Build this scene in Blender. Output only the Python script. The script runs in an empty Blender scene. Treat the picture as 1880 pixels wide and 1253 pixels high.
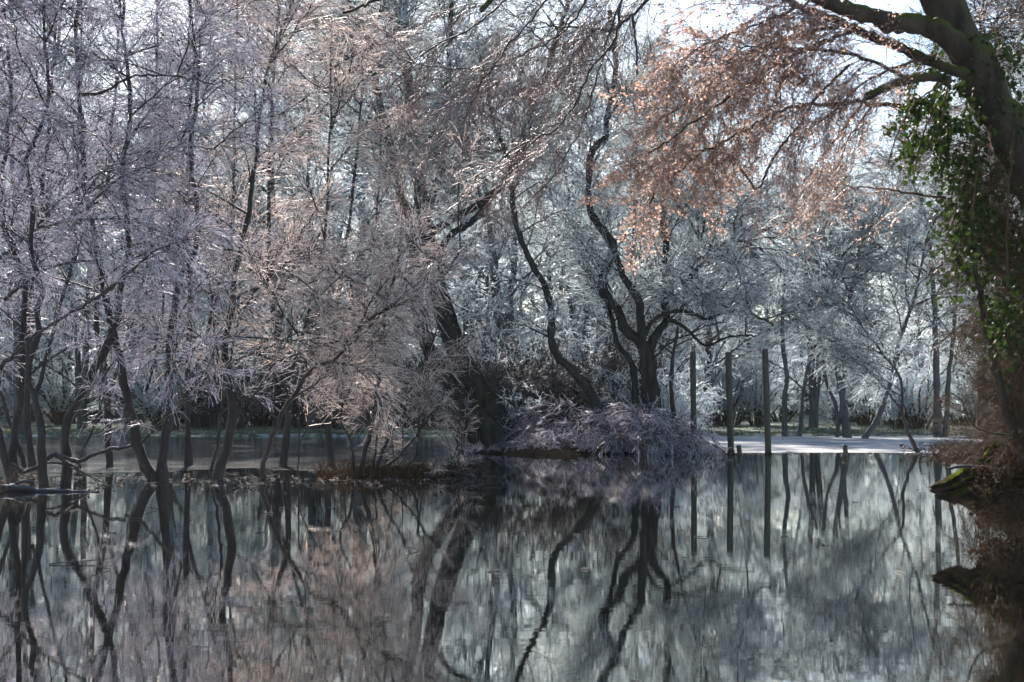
import bpy, math, random
import numpy as np
from mathutils import Vector, Matrix

rng = np.random.default_rng(11)
random.seed(11)
S = bpy.context.scene
C = S.collection
R = math.radians

# ------------------------------------------------------------------ camera, sky, sun, exposure
CAM_H = 1.2
PITCH = math.atan(121.5 / 2611.0)
cd = bpy.data.cameras.new('camera')
cd.lens = 50.0
cd.sensor_width = 36.0
cd.clip_start = 0.1
cd.clip_end = 6000
cam = bpy.data.objects.new('camera', cd)
C.objects.link(cam)
cam.location = (0, 0, CAM_H)
cam.rotation_euler = (math.pi / 2 + PITCH, 0, 0)
cd.dof.use_dof = True
cd.dof.focus_distance = 24.0
cd.dof.aperture_fstop = 2.8
S.camera = cam

SUN_EL, SUN_AZ = R(30), R(-11)          # azimuth to the right of straight ahead (+Y)
world = bpy.data.worlds.new('World')
S.world = world
world.use_nodes = True
wn = world.node_tree
wn.nodes.clear()
sky = wn.nodes.new('ShaderNodeTexSky')
sky.sky_type = 'NISHITA'
sky.sun_disc = False
sky.sun_elevation = SUN_EL
sky.sun_rotation = SUN_AZ
sky.air_density = 1.0
sky.dust_density = 0.5
sky.ozone_density = 1.3
bg = wn.nodes.new('ShaderNodeBackground')
bg.inputs['Strength'].default_value = 0.05
wo = wn.nodes.new('ShaderNodeOutputWorld')
wn.links.new(sky.outputs[0], bg.inputs[0])
wn.links.new(bg.outputs[0], wo.inputs[0])
sd = bpy.data.lights.new('sun', 'SUN')
sd.energy = 5.0
sd.angle = R(0.5)
sd.color = (1.0, 0.9, 0.82)
sun = bpy.data.objects.new('sun', sd)
C.objects.link(sun)
sdir = Vector((math.sin(SUN_AZ) * math.cos(SUN_EL), math.cos(SUN_AZ) * math.cos(SUN_EL), math.sin(SUN_EL)))
sun.rotation_euler = sdir.to_track_quat('Z', 'Y').to_euler()
S.view_settings.view_transform = 'Standard'
S.view_settings.look = 'None'
S.view_settings.gamma = 1.0
S.view_settings.exposure = 2.3
S.view_settings.use_curve_mapping = False
S.cycles.use_denoising = True
S.cycles.denoising_prefilter = 'ACCURATE'
S.cycles.max_bounces = 10
S.cycles.diffuse_bounces = 8
S.cycles.transmission_bounces = 8
S.cycles.transparent_max_bounces = 6
S.cycles.sample_clamp_indirect = 3.0
S.cycles.sample_clamp_direct = 4.0
S.cycles.volume_bounces = 0

# ------------------------------------------------------------------ helpers
F = 2611.0
FW = np.array((0, math.cos(PITCH), math.sin(PITCH)))
UP = np.array((0, -math.sin(PITCH), math.cos(PITCH)))


def at(px, py, D):
    """point seen at photo position px, py (1880 x 1253) at distance D along the ground"""
    d = np.array((1.0, 0, 0)) * (px - 940) / F + UP * (626.5 - py) / F + FW
    return np.array((0, 0, CAM_H)) + d * (D / d[1])


def ground_D(py, z=0.0):
    d = UP * (626.5 - py) / F + FW
    return (CAM_H - z) / (-d[2]) * d[1]


def norm(v):
    return v / np.maximum(np.linalg.norm(v, axis=-1, keepdims=True), 1e-9)


def tubes(P, Rr, sides, cap=False):
    """P (N,K,3) polylines, Rr (N,K) radii -> vertices, quads"""
    N, K, _ = P.shape
    T = np.empty_like(P)
    T[:, 1:-1] = P[:, 2:] - P[:, :-2]
    T[:, 0] = P[:, 1] - P[:, 0]
    T[:, -1] = P[:, -1] - P[:, -2]
    T = norm(T)
    ref = np.zeros((N, 1, 3))
    mean = norm(P[:, -1] - P[:, 0])
    ax = np.argmin(np.abs(mean), axis=1)
    ref[np.arange(N), 0, ax] = 1
    U = norm(np.cross(T, np.broadcast_to(ref, T.shape)))
    V = np.cross(T, U)
    a = np.arange(sides) * 2 * math.pi / sides
    ring = U[:, :, None, :] * np.cos(a)[None, None, :, None] + V[:, :, None, :] * np.sin(a)[None, None, :, None]
    W = P[:, :, None, :] + ring * Rr[:, :, None, None]
    idx = np.arange(N * K * sides).reshape(N, K, sides)
    q = np.stack([idx[:, :-1], np.roll(idx[:, :-1], -1, 2), np.roll(idx[:, 1:], -1, 2), idx[:, 1:]], -1)
    return W.reshape(-1, 3), q.reshape(-1, 4)


class MB:
    """collects tube sets and leaf faces, builds one mesh"""
    def __init__(self):
        self.v, self.q, self.m, self.n, self.s = [], [], [], 0, []

    def add(self, v, q, mat=0, smooth=True):
        self.v.append(v)
        self.q.append(q + self.n)
        self.m.append(np.full(len(q), mat, np.int32))
        self.s.append(np.full(len(q), smooth, bool))
        self.n += len(v)

    def tube(self, P, Rr, sides, mat=0):
        v, q = tubes(np.asarray(P, float), np.asarray(Rr, float), sides)
        self.add(v, q, mat)

    def mixed(self, P, Rr, sides, pale, m_pale=1, m_dark=0):
        """whole twigs are either rimed or bare"""
        k = rng.random(len(P)) < pale
        if k.any():
            self.tube(P[k], Rr[k], sides, m_pale)
        if (~k).any():
            self.tube(P[~k], Rr[~k] * 0.85, sides, m_dark)

    def mesh(self, name, mats):
        v = np.concatenate(self.v).astype(np.float32)
        q = np.concatenate(self.q).astype(np.int32)
        me = bpy.data.meshes.new(name)
        me.vertices.add(len(v))
        me.vertices.foreach_set('co', v.ravel())
        me.loops.add(len(q) * 4)
        me.loops.foreach_set('vertex_index', q.ravel())
        me.polygons.add(len(q))
        me.polygons.foreach_set('loop_start', np.arange(len(q), dtype=np.int32) * 4)
        me.polygons.foreach_set('loop_total', np.full(len(q), 4, np.int32))
        me.polygons.foreach_set('material_index', np.concatenate(self.m))
        me.polygons.foreach_set('use_smooth', np.concatenate(self.s))
        for m in mats:
            me.materials.append(m)
        me.update(calc_edges=True)
        me.validate()
        return me


def link(name, mesh, parent=None, kind=None, mat4=None):
    o = bpy.data.objects.new(name, mesh)
    C.objects.link(o)
    if parent is not None:
        o.parent = parent
    if mat4 is not None:
        o.matrix_basis = mat4
    if kind:
        o['kind'] = kind
    return o


def tag(o, label, cat, group=None, kind=None):
    o['label'] = label
    o['category'] = cat
    if group:
        o['group'] = group
    if kind:
        o['kind'] = kind
    return o


def thing(name, label, cat, loc, group=None):
    o = bpy.data.objects.new(name, None)
    o.empty_display_size = 0.2
    C.objects.link(o)
    o.location = Vector(loc)
    return tag(o, label, cat, group)


def smooth_line(pts, n):
    """Catmull-Rom through pts (M,3) resampled to n points"""
    p = np.asarray(pts, float)
    if len(p) == 2:
        return p[0] + (p[1] - p[0]) * np.linspace(0, 1, n)[:, None]
    e = np.vstack([2 * p[0] - p[1], p, 2 * p[-1] - p[-2]])
    out = []
    for i in range(len(p) - 1):
        a, b, c, d = e[i:i + 4]
        t = np.linspace(0, 1, 12, endpoint=False)[:, None]
        out.append(0.5 * ((2 * b) + (c - a) * t + (2 * a - 5 * b + 4 * c - d) * t ** 2 + (3 * b - a - 3 * c + d) * t ** 3))
    out = np.vstack(out + [p[-1:]])
    s = np.concatenate([[0], np.cumsum(np.linalg.norm(np.diff(out, axis=0), axis=1))])
    u = np.linspace(0, s[-1], n)
    return np.stack([np.interp(u, s, out[:, k]) for k in range(3)], 1)


def grow(P, n, length, ang, bias=(0, 0, 0), grav=0.0, wander=0.12, K=4, flat=1.0, t0=0.15, t1=1.0, shorten=0.5):
    """n children on each polyline of P (N,K0,3). length is an absolute mean length."""
    N, K0, _ = P.shape
    t = t0 + (t1 - t0) * (np.arange(n)[None, :] + rng.random((N, n))) / n
    x = t * (K0 - 1)
    i = np.minimum(x.astype(int), K0 - 2)
    f = (x - i)[..., None]
    r = np.arange(N)[:, None]
    A, B = P[r, i], P[r, i + 1]
    p0 = A + (B - A) * f
    T = norm(B - A)
    rand = rng.normal(size=(N, n, 3))
    rand[..., 2] *= flat
    perp = norm(rand - T * (rand * T).sum(-1, keepdims=True))
    a = np.radians(rng.uniform(ang[0], ang[1], (N, n)))[..., None]
    d = norm(T * np.cos(a) + perp * np.sin(a) + np.array(bias))
    L = (length * rng.uniform(0.55, 1.35, (N, n)) * (1 - shorten * t))[..., None, None]
    s = np.linspace(0, 1, K)[None, None, :, None]
    w = np.cumsum(rng.normal(size=(N, n, K, 3)) * wander / K ** 0.5, axis=2)
    w -= w[:, :, :1]
    g = np.array((0, 0, -grav)) * s ** 2
    out = p0[:, :, None, :] + L * (d[:, :, None, :] * s + w * s + g)
    return out.reshape(N * n, K, 3), L.reshape(-1)


def taper(N, K, r0, r1, jitter=0.2):
    j = rng.uniform(1 - jitter, 1 + jitter, (N, 1))
    return np.linspace(r0, r1, K)[None, :] * j


# ------------------------------------------------------------------ materials
def newmat(name):
    m = bpy.data.materials.new(name)
    m.use_nodes = True
    nt = m.node_tree
    nt.nodes.clear()
    out = nt.nodes.new('ShaderNodeOutputMaterial')
    return m, nt, out


def nd(nt, typ, **kw):
    n = nt.nodes.new(typ)
    for k, v in kw.items():
        if k.startswith('i_'):
            n.inputs[k[2:].replace('_', ' ')].default_value = v
        else:
            setattr(n, k, v)
    return n


def noise(nt, scale, detail=4, rough=0.6, coord='Object', stretch=None):
    tc = nd(nt, 'ShaderNodeTexCoord')
    src = tc.outputs[coord]
    if stretch:
        mp = nd(nt, 'ShaderNodeMapping')
        mp.inputs['Scale'].default_value = stretch
        nt.links.new(src, mp.inputs[0])
        src = mp.outputs[0]
    n = nd(nt, 'ShaderNodeTexNoise')
    n.inputs['Scale'].default_value = scale
    n.inputs['Detail'].default_value = detail
    n.inputs['Roughness'].default_value = rough
    nt.links.new(src, n.inputs['Vector'])
    return n


def ramp(nt, fac, stops):
    r = nd(nt, 'ShaderNodeValToRGB')
    el = r.color_ramp.elements
    while len(el) < len(stops):
        el.new(0.5)
    for e, (p, c) in zip(el, stops):
        e.position = p
        e.color = (*c, 1)
    nt.links.new(fac, r.inputs[0])
    return r


def mixc(nt, fac, a, b):
    m = nd(nt, 'ShaderNodeMix', data_type='RGBA')
    for k, v in ((0, fac), (6, a), (7, b)):
        if hasattr(v, 'is_linked'):
            nt.links.new(v, m.inputs[k])
        else:
            m.inputs[k].default_value = v if k == 0 else (*v, 1)
    return m.outputs[2]


def mth(nt, op, a, b=None):
    m = nd(nt, 'ShaderNodeMath', operation=op)
    for k, v in ((0, a), (1, b)):
        if v is None:
            continue
        if hasattr(v, 'is_linked'):
            nt.links.new(v, m.inputs[k])
        else:
            m.inputs[k].default_value = v
    return m.outputs[0]


def up_mask(nt, lo, hi):
    """1 where the surface faces up"""
    g = nd(nt, 'ShaderNodeNewGeometry')
    sx = nd(nt, 'ShaderNodeSeparateXYZ')
    nt.links.new(g.outputs['Normal'], sx.inputs[0])
    mr = nd(nt, 'ShaderNodeMapRange', interpolation_type='SMOOTHSTEP')
    mr.inputs['From Min'].default_value = lo
    mr.inputs['From Max'].default_value = hi
    nt.links.new(sx.outputs['Z'], mr.inputs['Value'])
    return mr.outputs[0]


def bump(nt, height, strength, dist):
    b = nd(nt, 'ShaderNodeBump')
    b.inputs['Strength'].default_value = strength
    b.inputs['Distance'].default_value = dist
    nt.links.new(height, b.inputs['Height'])
    return b.outputs[0]


def bark_mat(name, dark, light, moss=None, spec=0.25, moss_lo=0.1, moss_hi=0.8, frost=0.0, scale=9.0):
    m, nt, out = newmat(name)
    n = noise(nt, scale, 6, 0.7, stretch=(1, 1, 0.3))
    col = ramp(nt, n.outputs['Fac'], [(0.3, dark), (0.72, light)]).outputs[0]
    if moss:
        n2 = noise(nt, 3.0, 5, 0.7)
        mk = mth(nt, 'MULTIPLY', up_mask(nt, moss_lo, moss_hi), ramp(nt, n2.outputs['Fac'], [(0.38, (0, 0, 0)), (0.55, (1, 1, 1))]).outputs[0])
        n3 = noise(nt, 40, 3)
        mc = ramp(nt, n3.outputs['Fac'], [(0.3, tuple(c * 0.45 for c in moss)), (0.7, moss)]).outputs[0]
        col = mixc(nt, mk, col, mc)
    if frost:
        n4 = noise(nt, 25, 4)
        fk = mth(nt, 'MULTIPLY', up_mask(nt, 0.2, 0.9), mth(nt, 'MULTIPLY', n4.outputs['Fac'], frost))
        col = mixc(nt, fk, col, (0.6, 0.63, 0.7))
    p = nd(nt, 'ShaderNodeBsdfPrincipled')
    p.inputs['Roughness'].default_value = 0.75
    p.inputs['Specular IOR Level'].default_value = spec
    nt.links.new(col, p.inputs['Base Color'])
    nt.links.new(bump(nt, n.outputs['Fac'], 0.9, 0.02), p.inputs['Normal'])
    nt.links.new(p.outputs[0], out.inputs[0])
    return m


def frost_mat(name, bark, frost, cover=0.5, trans=0.35, scale=14.0, rough=0.25, spec=0.6):
    """ice-coated twig: bark showing through patchy rime, light passing through the ice"""
    m, nt, out = newmat(name)
    n = noise(nt, scale, 3, 0.65)
    e = 0.5 + (0.5 - cover) * 0.5
    fac = ramp(nt, n.outputs['Fac'], [(e - 0.1, (0, 0, 0)), (e + 0.08, (1, 1, 1))]).outputs[0]
    oi = nd(nt, 'ShaderNodeObjectInfo')
    fr = mixc(nt, oi.outputs['Random'], frost, tuple(c * 0.82 for c in frost))
    col = mixc(nt, fac, bark, fr)
    p = nd(nt, 'ShaderNodeBsdfPrincipled')
    p.inputs['Roughness'].default_value = rough
    p.inputs['Specular IOR Level'].default_value = spec
    nt.links.new(col, p.inputs['Base Color'])
    t = nd(nt, 'ShaderNodeBsdfTranslucent')
    nt.links.new(fr, t.inputs['Color'])
    mx = nd(nt, 'ShaderNodeMixShader')
    nt.links.new(mth(nt, 'MULTIPLY', fac, trans), mx.inputs[0])
    nt.links.new(p.outputs[0], mx.inputs[1])
    nt.links.new(t.outputs[0], mx.inputs[2])
    nt.links.new(mx.outputs[0], out.inputs[0])
    return m


def leaf_mat(name, c0, c1, trans, rough=0.45, tc=None):
    m, nt, out = newmat(name)
    n = noise(nt, 3.5, 2)
    n2 = noise(nt, 40.0, 2)
    oi = nd(nt, 'ShaderNodeObjectInfo')
    f = mth(nt, 'ADD', mth(nt, 'MULTIPLY', n.outputs['Fac'], 0.5), mth(nt, 'MULTIPLY', n2.outputs['Fac'], 0.5))
    f = mth(nt, 'ADD', f, mth(nt, 'MULTIPLY', mth(nt, 'SUBTRACT', oi.outputs['Random'], 0.5), 0.35))
    col = ramp(nt, f, [(0.32, c0), (0.68, c1)]).outputs[0]
    p = nd(nt, 'ShaderNodeBsdfPrincipled')
    p.inputs['Roughness'].default_value = rough
    p.inputs['Specular IOR Level'].default_value = 0.12
    nt.links.new(col, p.inputs['Base Color'])
    t = nd(nt, 'ShaderNodeBsdfTranslucent')
    if tc:
        nt.links.new(mixc(nt, 0.5, col, tc), t.inputs['Color'])
    else:
        nt.links.new(col, t.inputs['Color'])
    mx = nd(nt, 'ShaderNodeMixShader')
    mx.inputs[0].default_value = trans
    nt.links.new(p.outputs[0], mx.inputs[1])
    nt.links.new(t.outputs[0], mx.inputs[2])
    nt.links.new(mx.outputs[0], out.inputs[0])
    return m


def soil_mat(name, c0, c1, scale, moss=None, frost=0.0):
    m, nt, out = newmat(name)
    n = noise(nt, scale, 8, 0.7)
    col = ramp(nt, n.outputs['Fac'], [(0.3, c0), (0.7, c1)]).outputs[0]
    if moss:
        n2 = noise(nt, scale * 0.3, 5, 0.6)
        col = mixc(nt, ramp(nt, n2.outputs['Fac'], [(0.45, (0, 0, 0)), (0.6, (1, 1, 1))]).outputs[0], col, moss)
    if frost:
        n3 = noise(nt, scale * 3, 6, 0.75)
        fk = mth(nt, 'MULTIPLY', ramp(nt, n3.outputs['Fac'], [(0.45, (0, 0, 0)), (0.65, (1, 1, 1))]).outputs[0], frost)
        col = mixc(nt, fk, col, (0.6, 0.64, 0.7))
    p = nd(nt, 'ShaderNodeBsdfPrincipled')
    p.inputs['Roughness'].default_value = 0.95
    p.inputs['Specular IOR Level'].default_value = 0.0
    nt.links.new(col, p.inputs['Base Color'])
    nt.links.new(bump(nt, n.outputs['Fac'], 1.0, 0.08), p.inputs['Normal'])
    nt.links.new(p.outputs[0], out.inputs[0])
    return m


M_bark = bark_mat('dark_wet_bark', (0.012, 0.010, 0.010), (0.05, 0.043, 0.04), frost=0.25)
M_bark_mossy = bark_mat('grey_green_bark', (0.010, 0.010, 0.010), (0.055, 0.053, 0.05), spec=0.0, moss=(0.026, 0.032, 0.01), moss_lo=-0.3, moss_hi=0.9, scale=6)
M_bark_big = bark_mat('old_mossy_bark', (0.010, 0.008, 0.007), (0.06, 0.05, 0.04), spec=0.1, moss=(0.055, 0.075, 0.009), moss_lo=-0.1, moss_hi=0.6, scale=7)
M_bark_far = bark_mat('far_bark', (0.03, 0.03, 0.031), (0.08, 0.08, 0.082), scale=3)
M_log = bark_mat('rotten_mossy_wood', (0.008, 0.007, 0.006), (0.045, 0.035, 0.026), spec=0.0, moss=(0.05, 0.07, 0.006), moss_lo=0.35, moss_hi=0.85, scale=6)
M_frost = frost_mat('rimed_twig', (0.022, 0.017, 0.018), (0.74, 0.72, 0.80), cover=0.85, trans=0.6, scale=5)  # lilac of skylit shade put into the rime colour
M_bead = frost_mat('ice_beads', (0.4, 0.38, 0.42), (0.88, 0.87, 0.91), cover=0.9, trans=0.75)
M_bead_sun_tint = frost_mat('sun_tinted_ice_beads', (0.4, 0.34, 0.34), (0.93, 0.87, 0.85), cover=0.9, trans=0.75)  # pink of sunlight put into the bead colour
M_bead_blue = frost_mat('cool_tinted_ice_beads', (0.4, 0.42, 0.44), (0.84, 0.90, 0.93), cover=0.9, trans=0.75)  # cool background light put into the bead colour
M_frost_sun_tint = frost_mat('sun_tinted_rimed_twig', (0.04, 0.024, 0.02), (0.86, 0.785, 0.755), cover=0.85, trans=0.6, scale=5)  # warm pink of sunlight put into the rime colour, over reddish bark
M_frost_blue = frost_mat('far_rimed_twig', (0.03, 0.03, 0.033), (0.71, 0.78, 0.80), cover=0.85, trans=0.7, scale=2.5)  # cool light of the far background put into the rime colour
M_red = frost_mat('iced_red_twig', (0.065, 0.028, 0.02), (0.62, 0.46, 0.42), cover=0.3, trans=0.4, scale=18)
M_brown = bark_mat('brown_brush', (0.018, 0.012, 0.008), (0.10, 0.066, 0.04), scale=14, spec=0.05)
M_beech = leaf_mat('dry_beech_leaf', (0.07, 0.038, 0.028), (0.36, 0.24, 0.185), 0.6, tc=(0.72, 0.5, 0.41))
M_ivy = leaf_mat('ivy_leaf', (0.008, 0.018, 0.006), (0.03, 0.055, 0.01), 0.3, rough=0.6, tc=(0.045, 0.07, 0.01))
M_deadleaf = leaf_mat('dead_leaf', (0.014, 0.009, 0.006), (0.065, 0.04, 0.024), 0.25, rough=0.95)
M_bank = soil_mat('dark_bank_soil', (0.008, 0.007, 0.006), (0.035, 0.025, 0.018), 6.0, moss=(0.03, 0.032, 0.01))
M_soil = soil_mat('dark_wet_soil', (0.005, 0.0045, 0.004), (0.02, 0.016, 0.012), 8.0)
M_meadow = soil_mat('frosty_meadow', (0.03, 0.045, 0.02), (0.09, 0.115, 0.05), 0.6, frost=0.65)
M_hill = soil_mat('wooded_hill', (0.03, 0.032, 0.034), (0.09, 0.095, 0.10), 0.25, frost=0.3)
M_grass = leaf_mat('meadow_grass', (0.04, 0.052, 0.022), (0.10, 0.115, 0.055), 0.3)


def water_mat():
    m, nt, out = newmat('still_flood_water')
    p = nd(nt, 'ShaderNodeBsdfPrincipled')
    p.inputs['Base Color'].default_value = (0.004, 0.0045, 0.004, 1)
    p.inputs['Roughness'].default_value = 0.004
    p.inputs['IOR'].default_value = 1.33
    n = noise(nt, 5.0, 3, 0.55, stretch=(0.22, 1.7, 1))
    n2 = noise(nt, 0.6, 2, 0.5, stretch=(0.25, 1.5, 1))
    h = mth(nt, 'ADD', mth(nt, 'MULTIPLY', n.outputs['Fac'], 0.0003), mth(nt, 'MULTIPLY', n2.outputs['Fac'], 0.0009))
    nb = bump(nt, h, 1.0, 1.0)
    nt.links.new(nb, p.inputs['Normal'])
    g = nd(nt, 'ShaderNodeBsdfGlossy')
    g.inputs['Roughness'].default_value = 0.004
    g.inputs['Color'].default_value = (0.92, 0.92, 0.88, 1)
    nt.links.new(nb, g.inputs['Normal'])
    mx = nd(nt, 'ShaderNodeMixShader')
    mx.inputs[0].default_value = 0.72
    nt.links.new(p.outputs[0], mx.inputs[1])
    nt.links.new(g.outputs[0], mx.inputs[2])
    nt.links.new(mx.outputs[0], out.inputs[0])
    return m


def ice_mat():
    m, nt, out = newmat('frosted_ice')
    n = noise(nt, 0.7, 8, 0.7, stretch=(0.5, 1.0, 1))
    n2 = noise(nt, 7, 5, 0.7)
    col = ramp(nt, n.outputs['Fac'], [(0.32, (0.12, 0.13, 0.135)), (0.6, (0.40, 0.42, 0.43))]).outputs[0]
    p = nd(nt, 'ShaderNodeBsdfDiffuse')
    nt.links.new(col, p.inputs['Color'])
    nt.links.new(bump(nt, n2.outputs['Fac'], 0.6, 0.02), p.inputs['Normal'])
    nt.links.new(p.outputs[0], out.inputs[0])
    return m


def post_mat():
    m, nt, out = newmat('weathered_post_wood')
    n = noise(nt, 14, 6, 0.7, stretch=(1, 1, 0.08))
    n2 = noise(nt, 3, 4, 0.6)
    col = ramp(nt, n.outputs['Fac'], [(0.3, (0.008, 0.007, 0.006)), (0.7, (0.04, 0.034, 0.026))]).outputs[0]
    tc = nd(nt, 'ShaderNodeTexCoord')
    sx = nd(nt, 'ShaderNodeSeparateXYZ')
    nt.links.new(tc.outputs['Object'], sx.inputs[0])
    mr = nd(nt, 'ShaderNodeMapRange')
    mr.inputs['From Min'].default_value = 2.2
    mr.inputs['From Max'].default_value = 0.5
    nt.links.new(sx.outputs['Z'], mr.inputs['Value'])
    k = mth(nt, 'MULTIPLY', mr.outputs[0], ramp(nt, n2.outputs['Fac'], [(0.3, (0.2, 0.2, 0.2)), (0.6, (1, 1, 1))]).outputs[0])
    col = mixc(nt, k, col, (0.022, 0.026, 0.009))
    p = nd(nt, 'ShaderNodeBsdfPrincipled')
    p.inputs['Roughness'].default_value = 0.7
    nt.links.new(col, p.inputs['Base Color'])
    nt.links.new(bump(nt, n.outputs['Fac'], 0.8, 0.02), p.inputs['Normal'])
    nt.links.new(p.outputs[0], out.inputs[0])
    return m


M_water, M_ice, M_post = water_mat(), ice_mat(), post_mat()


def thin_ice_mat():
    """clear wet ice with torn patches of rime"""
    m, nt, out = newmat('thin_wet_ice')
    n = noise(nt, 1.6, 9, 0.75, stretch=(0.5, 1.0, 1))
    k = ramp(nt, n.outputs['Fac'], [(0.46, (0, 0, 0)), (0.66, (0.6, 0.6, 0.6))]).outputs[0]
    d = nd(nt, 'ShaderNodeBsdfDiffuse')
    d.inputs['Color'].default_value = (0.12, 0.125, 0.125, 1)
    p = nd(nt, 'ShaderNodeBsdfPrincipled')
    p.inputs['Base Color'].default_value = (0.02, 0.023, 0.025, 1)
    p.inputs['Roughness'].default_value = 0.06
    nt.links.new(bump(nt, n.outputs['Fac'], 0.3, 0.01), p.inputs['Normal'])
    mx = nd(nt, 'ShaderNodeMixShader')
    nt.links.new(k, mx.inputs[0])
    nt.links.new(p.outputs[0], mx.inputs[1])
    nt.links.new(d.outputs[0], mx.inputs[2])
    nt.links.new(mx.outputs[0], out.inputs[0])
    return m


M_thin_ice = thin_ice_mat()


# ------------------------------------------------------------------ prototypes: limbs with all their twigs
def fork(P, n, L, **kw):
    return grow(P, n, L, **kw)


def limb_proto(name, wood, twig, n1=9, n2=7, n3=3, n4=2, L=2.5, grav=0.25, flat=0.9, r=0.02, rise=0.25, l1=0.46, l2=0.28, l3=0.2, tw=1.0, ang=(14, 46), spur=0.04, pale=0.5):
    """a side limb along +X with four orders of twigs, the last ones short iced spurs"""
    mb = MB()
    K = 12
    s = np.linspace(0, 1, K)[:, None]
    w = np.cumsum(rng.normal(size=(K, 3)) * 0.03, axis=0)
    w -= w[0]
    A = L * (s * np.array((1, 0, rise)) + s ** 2 * np.array((0, 0, -grav)) + w * s)
    A = A[None]
    mb.tube(A, taper(1, K, r, r * 0.2, 0), 6, 0)
    B, _ = grow(A, n1, L * l1, (22, 55), grav=grav * 0.9, wander=0.13, K=8, flat=flat, t0=0.08, shorten=0.5)
    mb.tube(B, taper(len(B), 8, r * 0.42, r * 0.15), 4, 0)
    D_, _ = grow(B, n2, L * l2, ang, grav=0.1, wander=0.07, K=6, flat=flat, t0=0.06, shorten=0.4)
    mb.mixed(D_, taper(len(D_), 6, 0.0062 * tw, 0.0034 * tw), 3, pale)
    E, _ = grow(D_, n3, L * l3, ang, grav=0.12, wander=0.06, K=4, flat=1.0, t0=0.06, shorten=0.4)
    mb.mixed(E, taper(len(E), 4, 0.005 * tw, 0.003 * tw), 3, pale)
    if n4:
        G, _ = grow(E, n4, spur * L / 2.5, (30, 65), K=2, t0=0.1, shorten=0.3)
        mb.tube(G, taper(len(G), 2, 0.0045 * tw, 0.003 * tw), 3, 2)
    return mb.mesh(name, [wood, twig, {M_frost: M_bead, M_frost_sun_tint: M_bead_sun_tint, M_frost_blue: M_bead_blue}.get(twig, twig)])


P_frost = [limb_proto('rimed_limb', M_bark, M_frost, tw=1.1, r=0.024, rise=0.08 + 0.06 * i, grav=0.1 + 0.06 * (i % 3)) for i in range(6)]
P_sun_tint = [limb_proto('sun_tinted_rimed_limb', M_bark, M_frost_sun_tint, tw=1.1, r=0.024, rise=0.08 + 0.06 * i, grav=0.1 + 0.06 * (i % 3)) for i in range(5)]
P_mid = [limb_proto('rimed_grey_limb', M_bark, M_frost_blue, n1=9, n2=7, n3=3, n4=2, rise=0.25 + 0.05 * i, grav=0.22, tw=1.5, r=0.03, l3=0.2, spur=0.05, pale=0.45) for i in range(5)]
P_brush = [limb_proto('bare_brown_brush', M_brown, M_brown, n1=8, n2=6, n3=3, n4=0, rise=0.1, grav=0.15, tw=1.3, flat=1.0) for i in range(4)]


def hang_proto(name):
    """long pendulous twigs with little iced side shoots"""
    mb = MB()
    K = 12
    s = np.linspace(0, 1, K)[:, None]
    L = 2.0
    w = np.cumsum(rng.normal(size=(K, 3)) * 0.02, axis=0)
    A = (L * (s * np.array((1, 0, -0.1)) + s ** 2 * np.array((-0.15, 0, -0.5)) + w * s))[None]
    mb.tube(A, taper(1, K, 0.011, 0.003, 0), 5, 0)
    B, _ = grow(A, 9, 1.0, (12, 40), grav=0.45, wander=0.1, K=9, flat=0.6, t0=0.1, shorten=0.4)
    mb.tube(B, taper(len(B), 9, 0.005, 0.0022), 4, 1)
    D_, _ = grow(B, 6, 0.36, (15, 45), grav=0.4, wander=0.12, K=6, flat=0.7, t0=0.1, shorten=0.4)
    mb.tube(D_, taper(len(D_), 6, 0.0034, 0.002), 3, 1)
    E, _ = grow(np.concatenate([D_]), 8, 0.032, (40, 85), bias=(0, 0, -0.4), K=2, t0=0.05, shorten=0.2)
    mb.tube(E, taper(len(E), 2, 0.003, 0.0022), 3, 1)
    E, _ = grow(B, 22, 0.035, (40, 85), bias=(0, 0, -0.4), K=2, t0=0.05, shorten=0.2)
    mb.tube(E, taper(len(E), 2, 0.0034, 0.0022), 3, 1)
    return mb.mesh(name, [M_bark, M_red])


def leaves_on(mb, P, n, size, mat, droop=0.5, curl=0.25):
    """crumpled four-sided leaves, two folded quads each, on polylines P"""
    base, _ = grow(P, n, size, (30, 90), bias=(0, 0, -droop), K=2, t0=0.15, shorten=0.2)
    a, b = base[:, 0], base[:, 1]
    d = b - a
    L = np.linalg.norm(d, axis=1, keepdims=True)
    side = norm(np.cross(d, rng.normal(size=d.shape)))
    nrm = norm(np.cross(d, side))
    wdt = L * rng.uniform(0.28, 0.42, L.shape)
    c = rng.normal(size=L.shape) * curl
    mid = a + d * 0.5
    v = np.stack([a, mid + side * wdt + nrm * wdt * (c + 0.35), b + nrm * L * c, mid - side * wdt + nrm * wdt * (c + 0.35), mid - nrm * wdt * 0.25], 1)
    N = len(a)
    k = np.arange(N)[:, None] * 5
    q = np.concatenate([k + np.array([0, 1, 2, 4]), k + np.array([0, 4, 2, 3])], 0)
    mb.add(v.reshape(-1, 3), q, mat, smooth=False)


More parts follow.
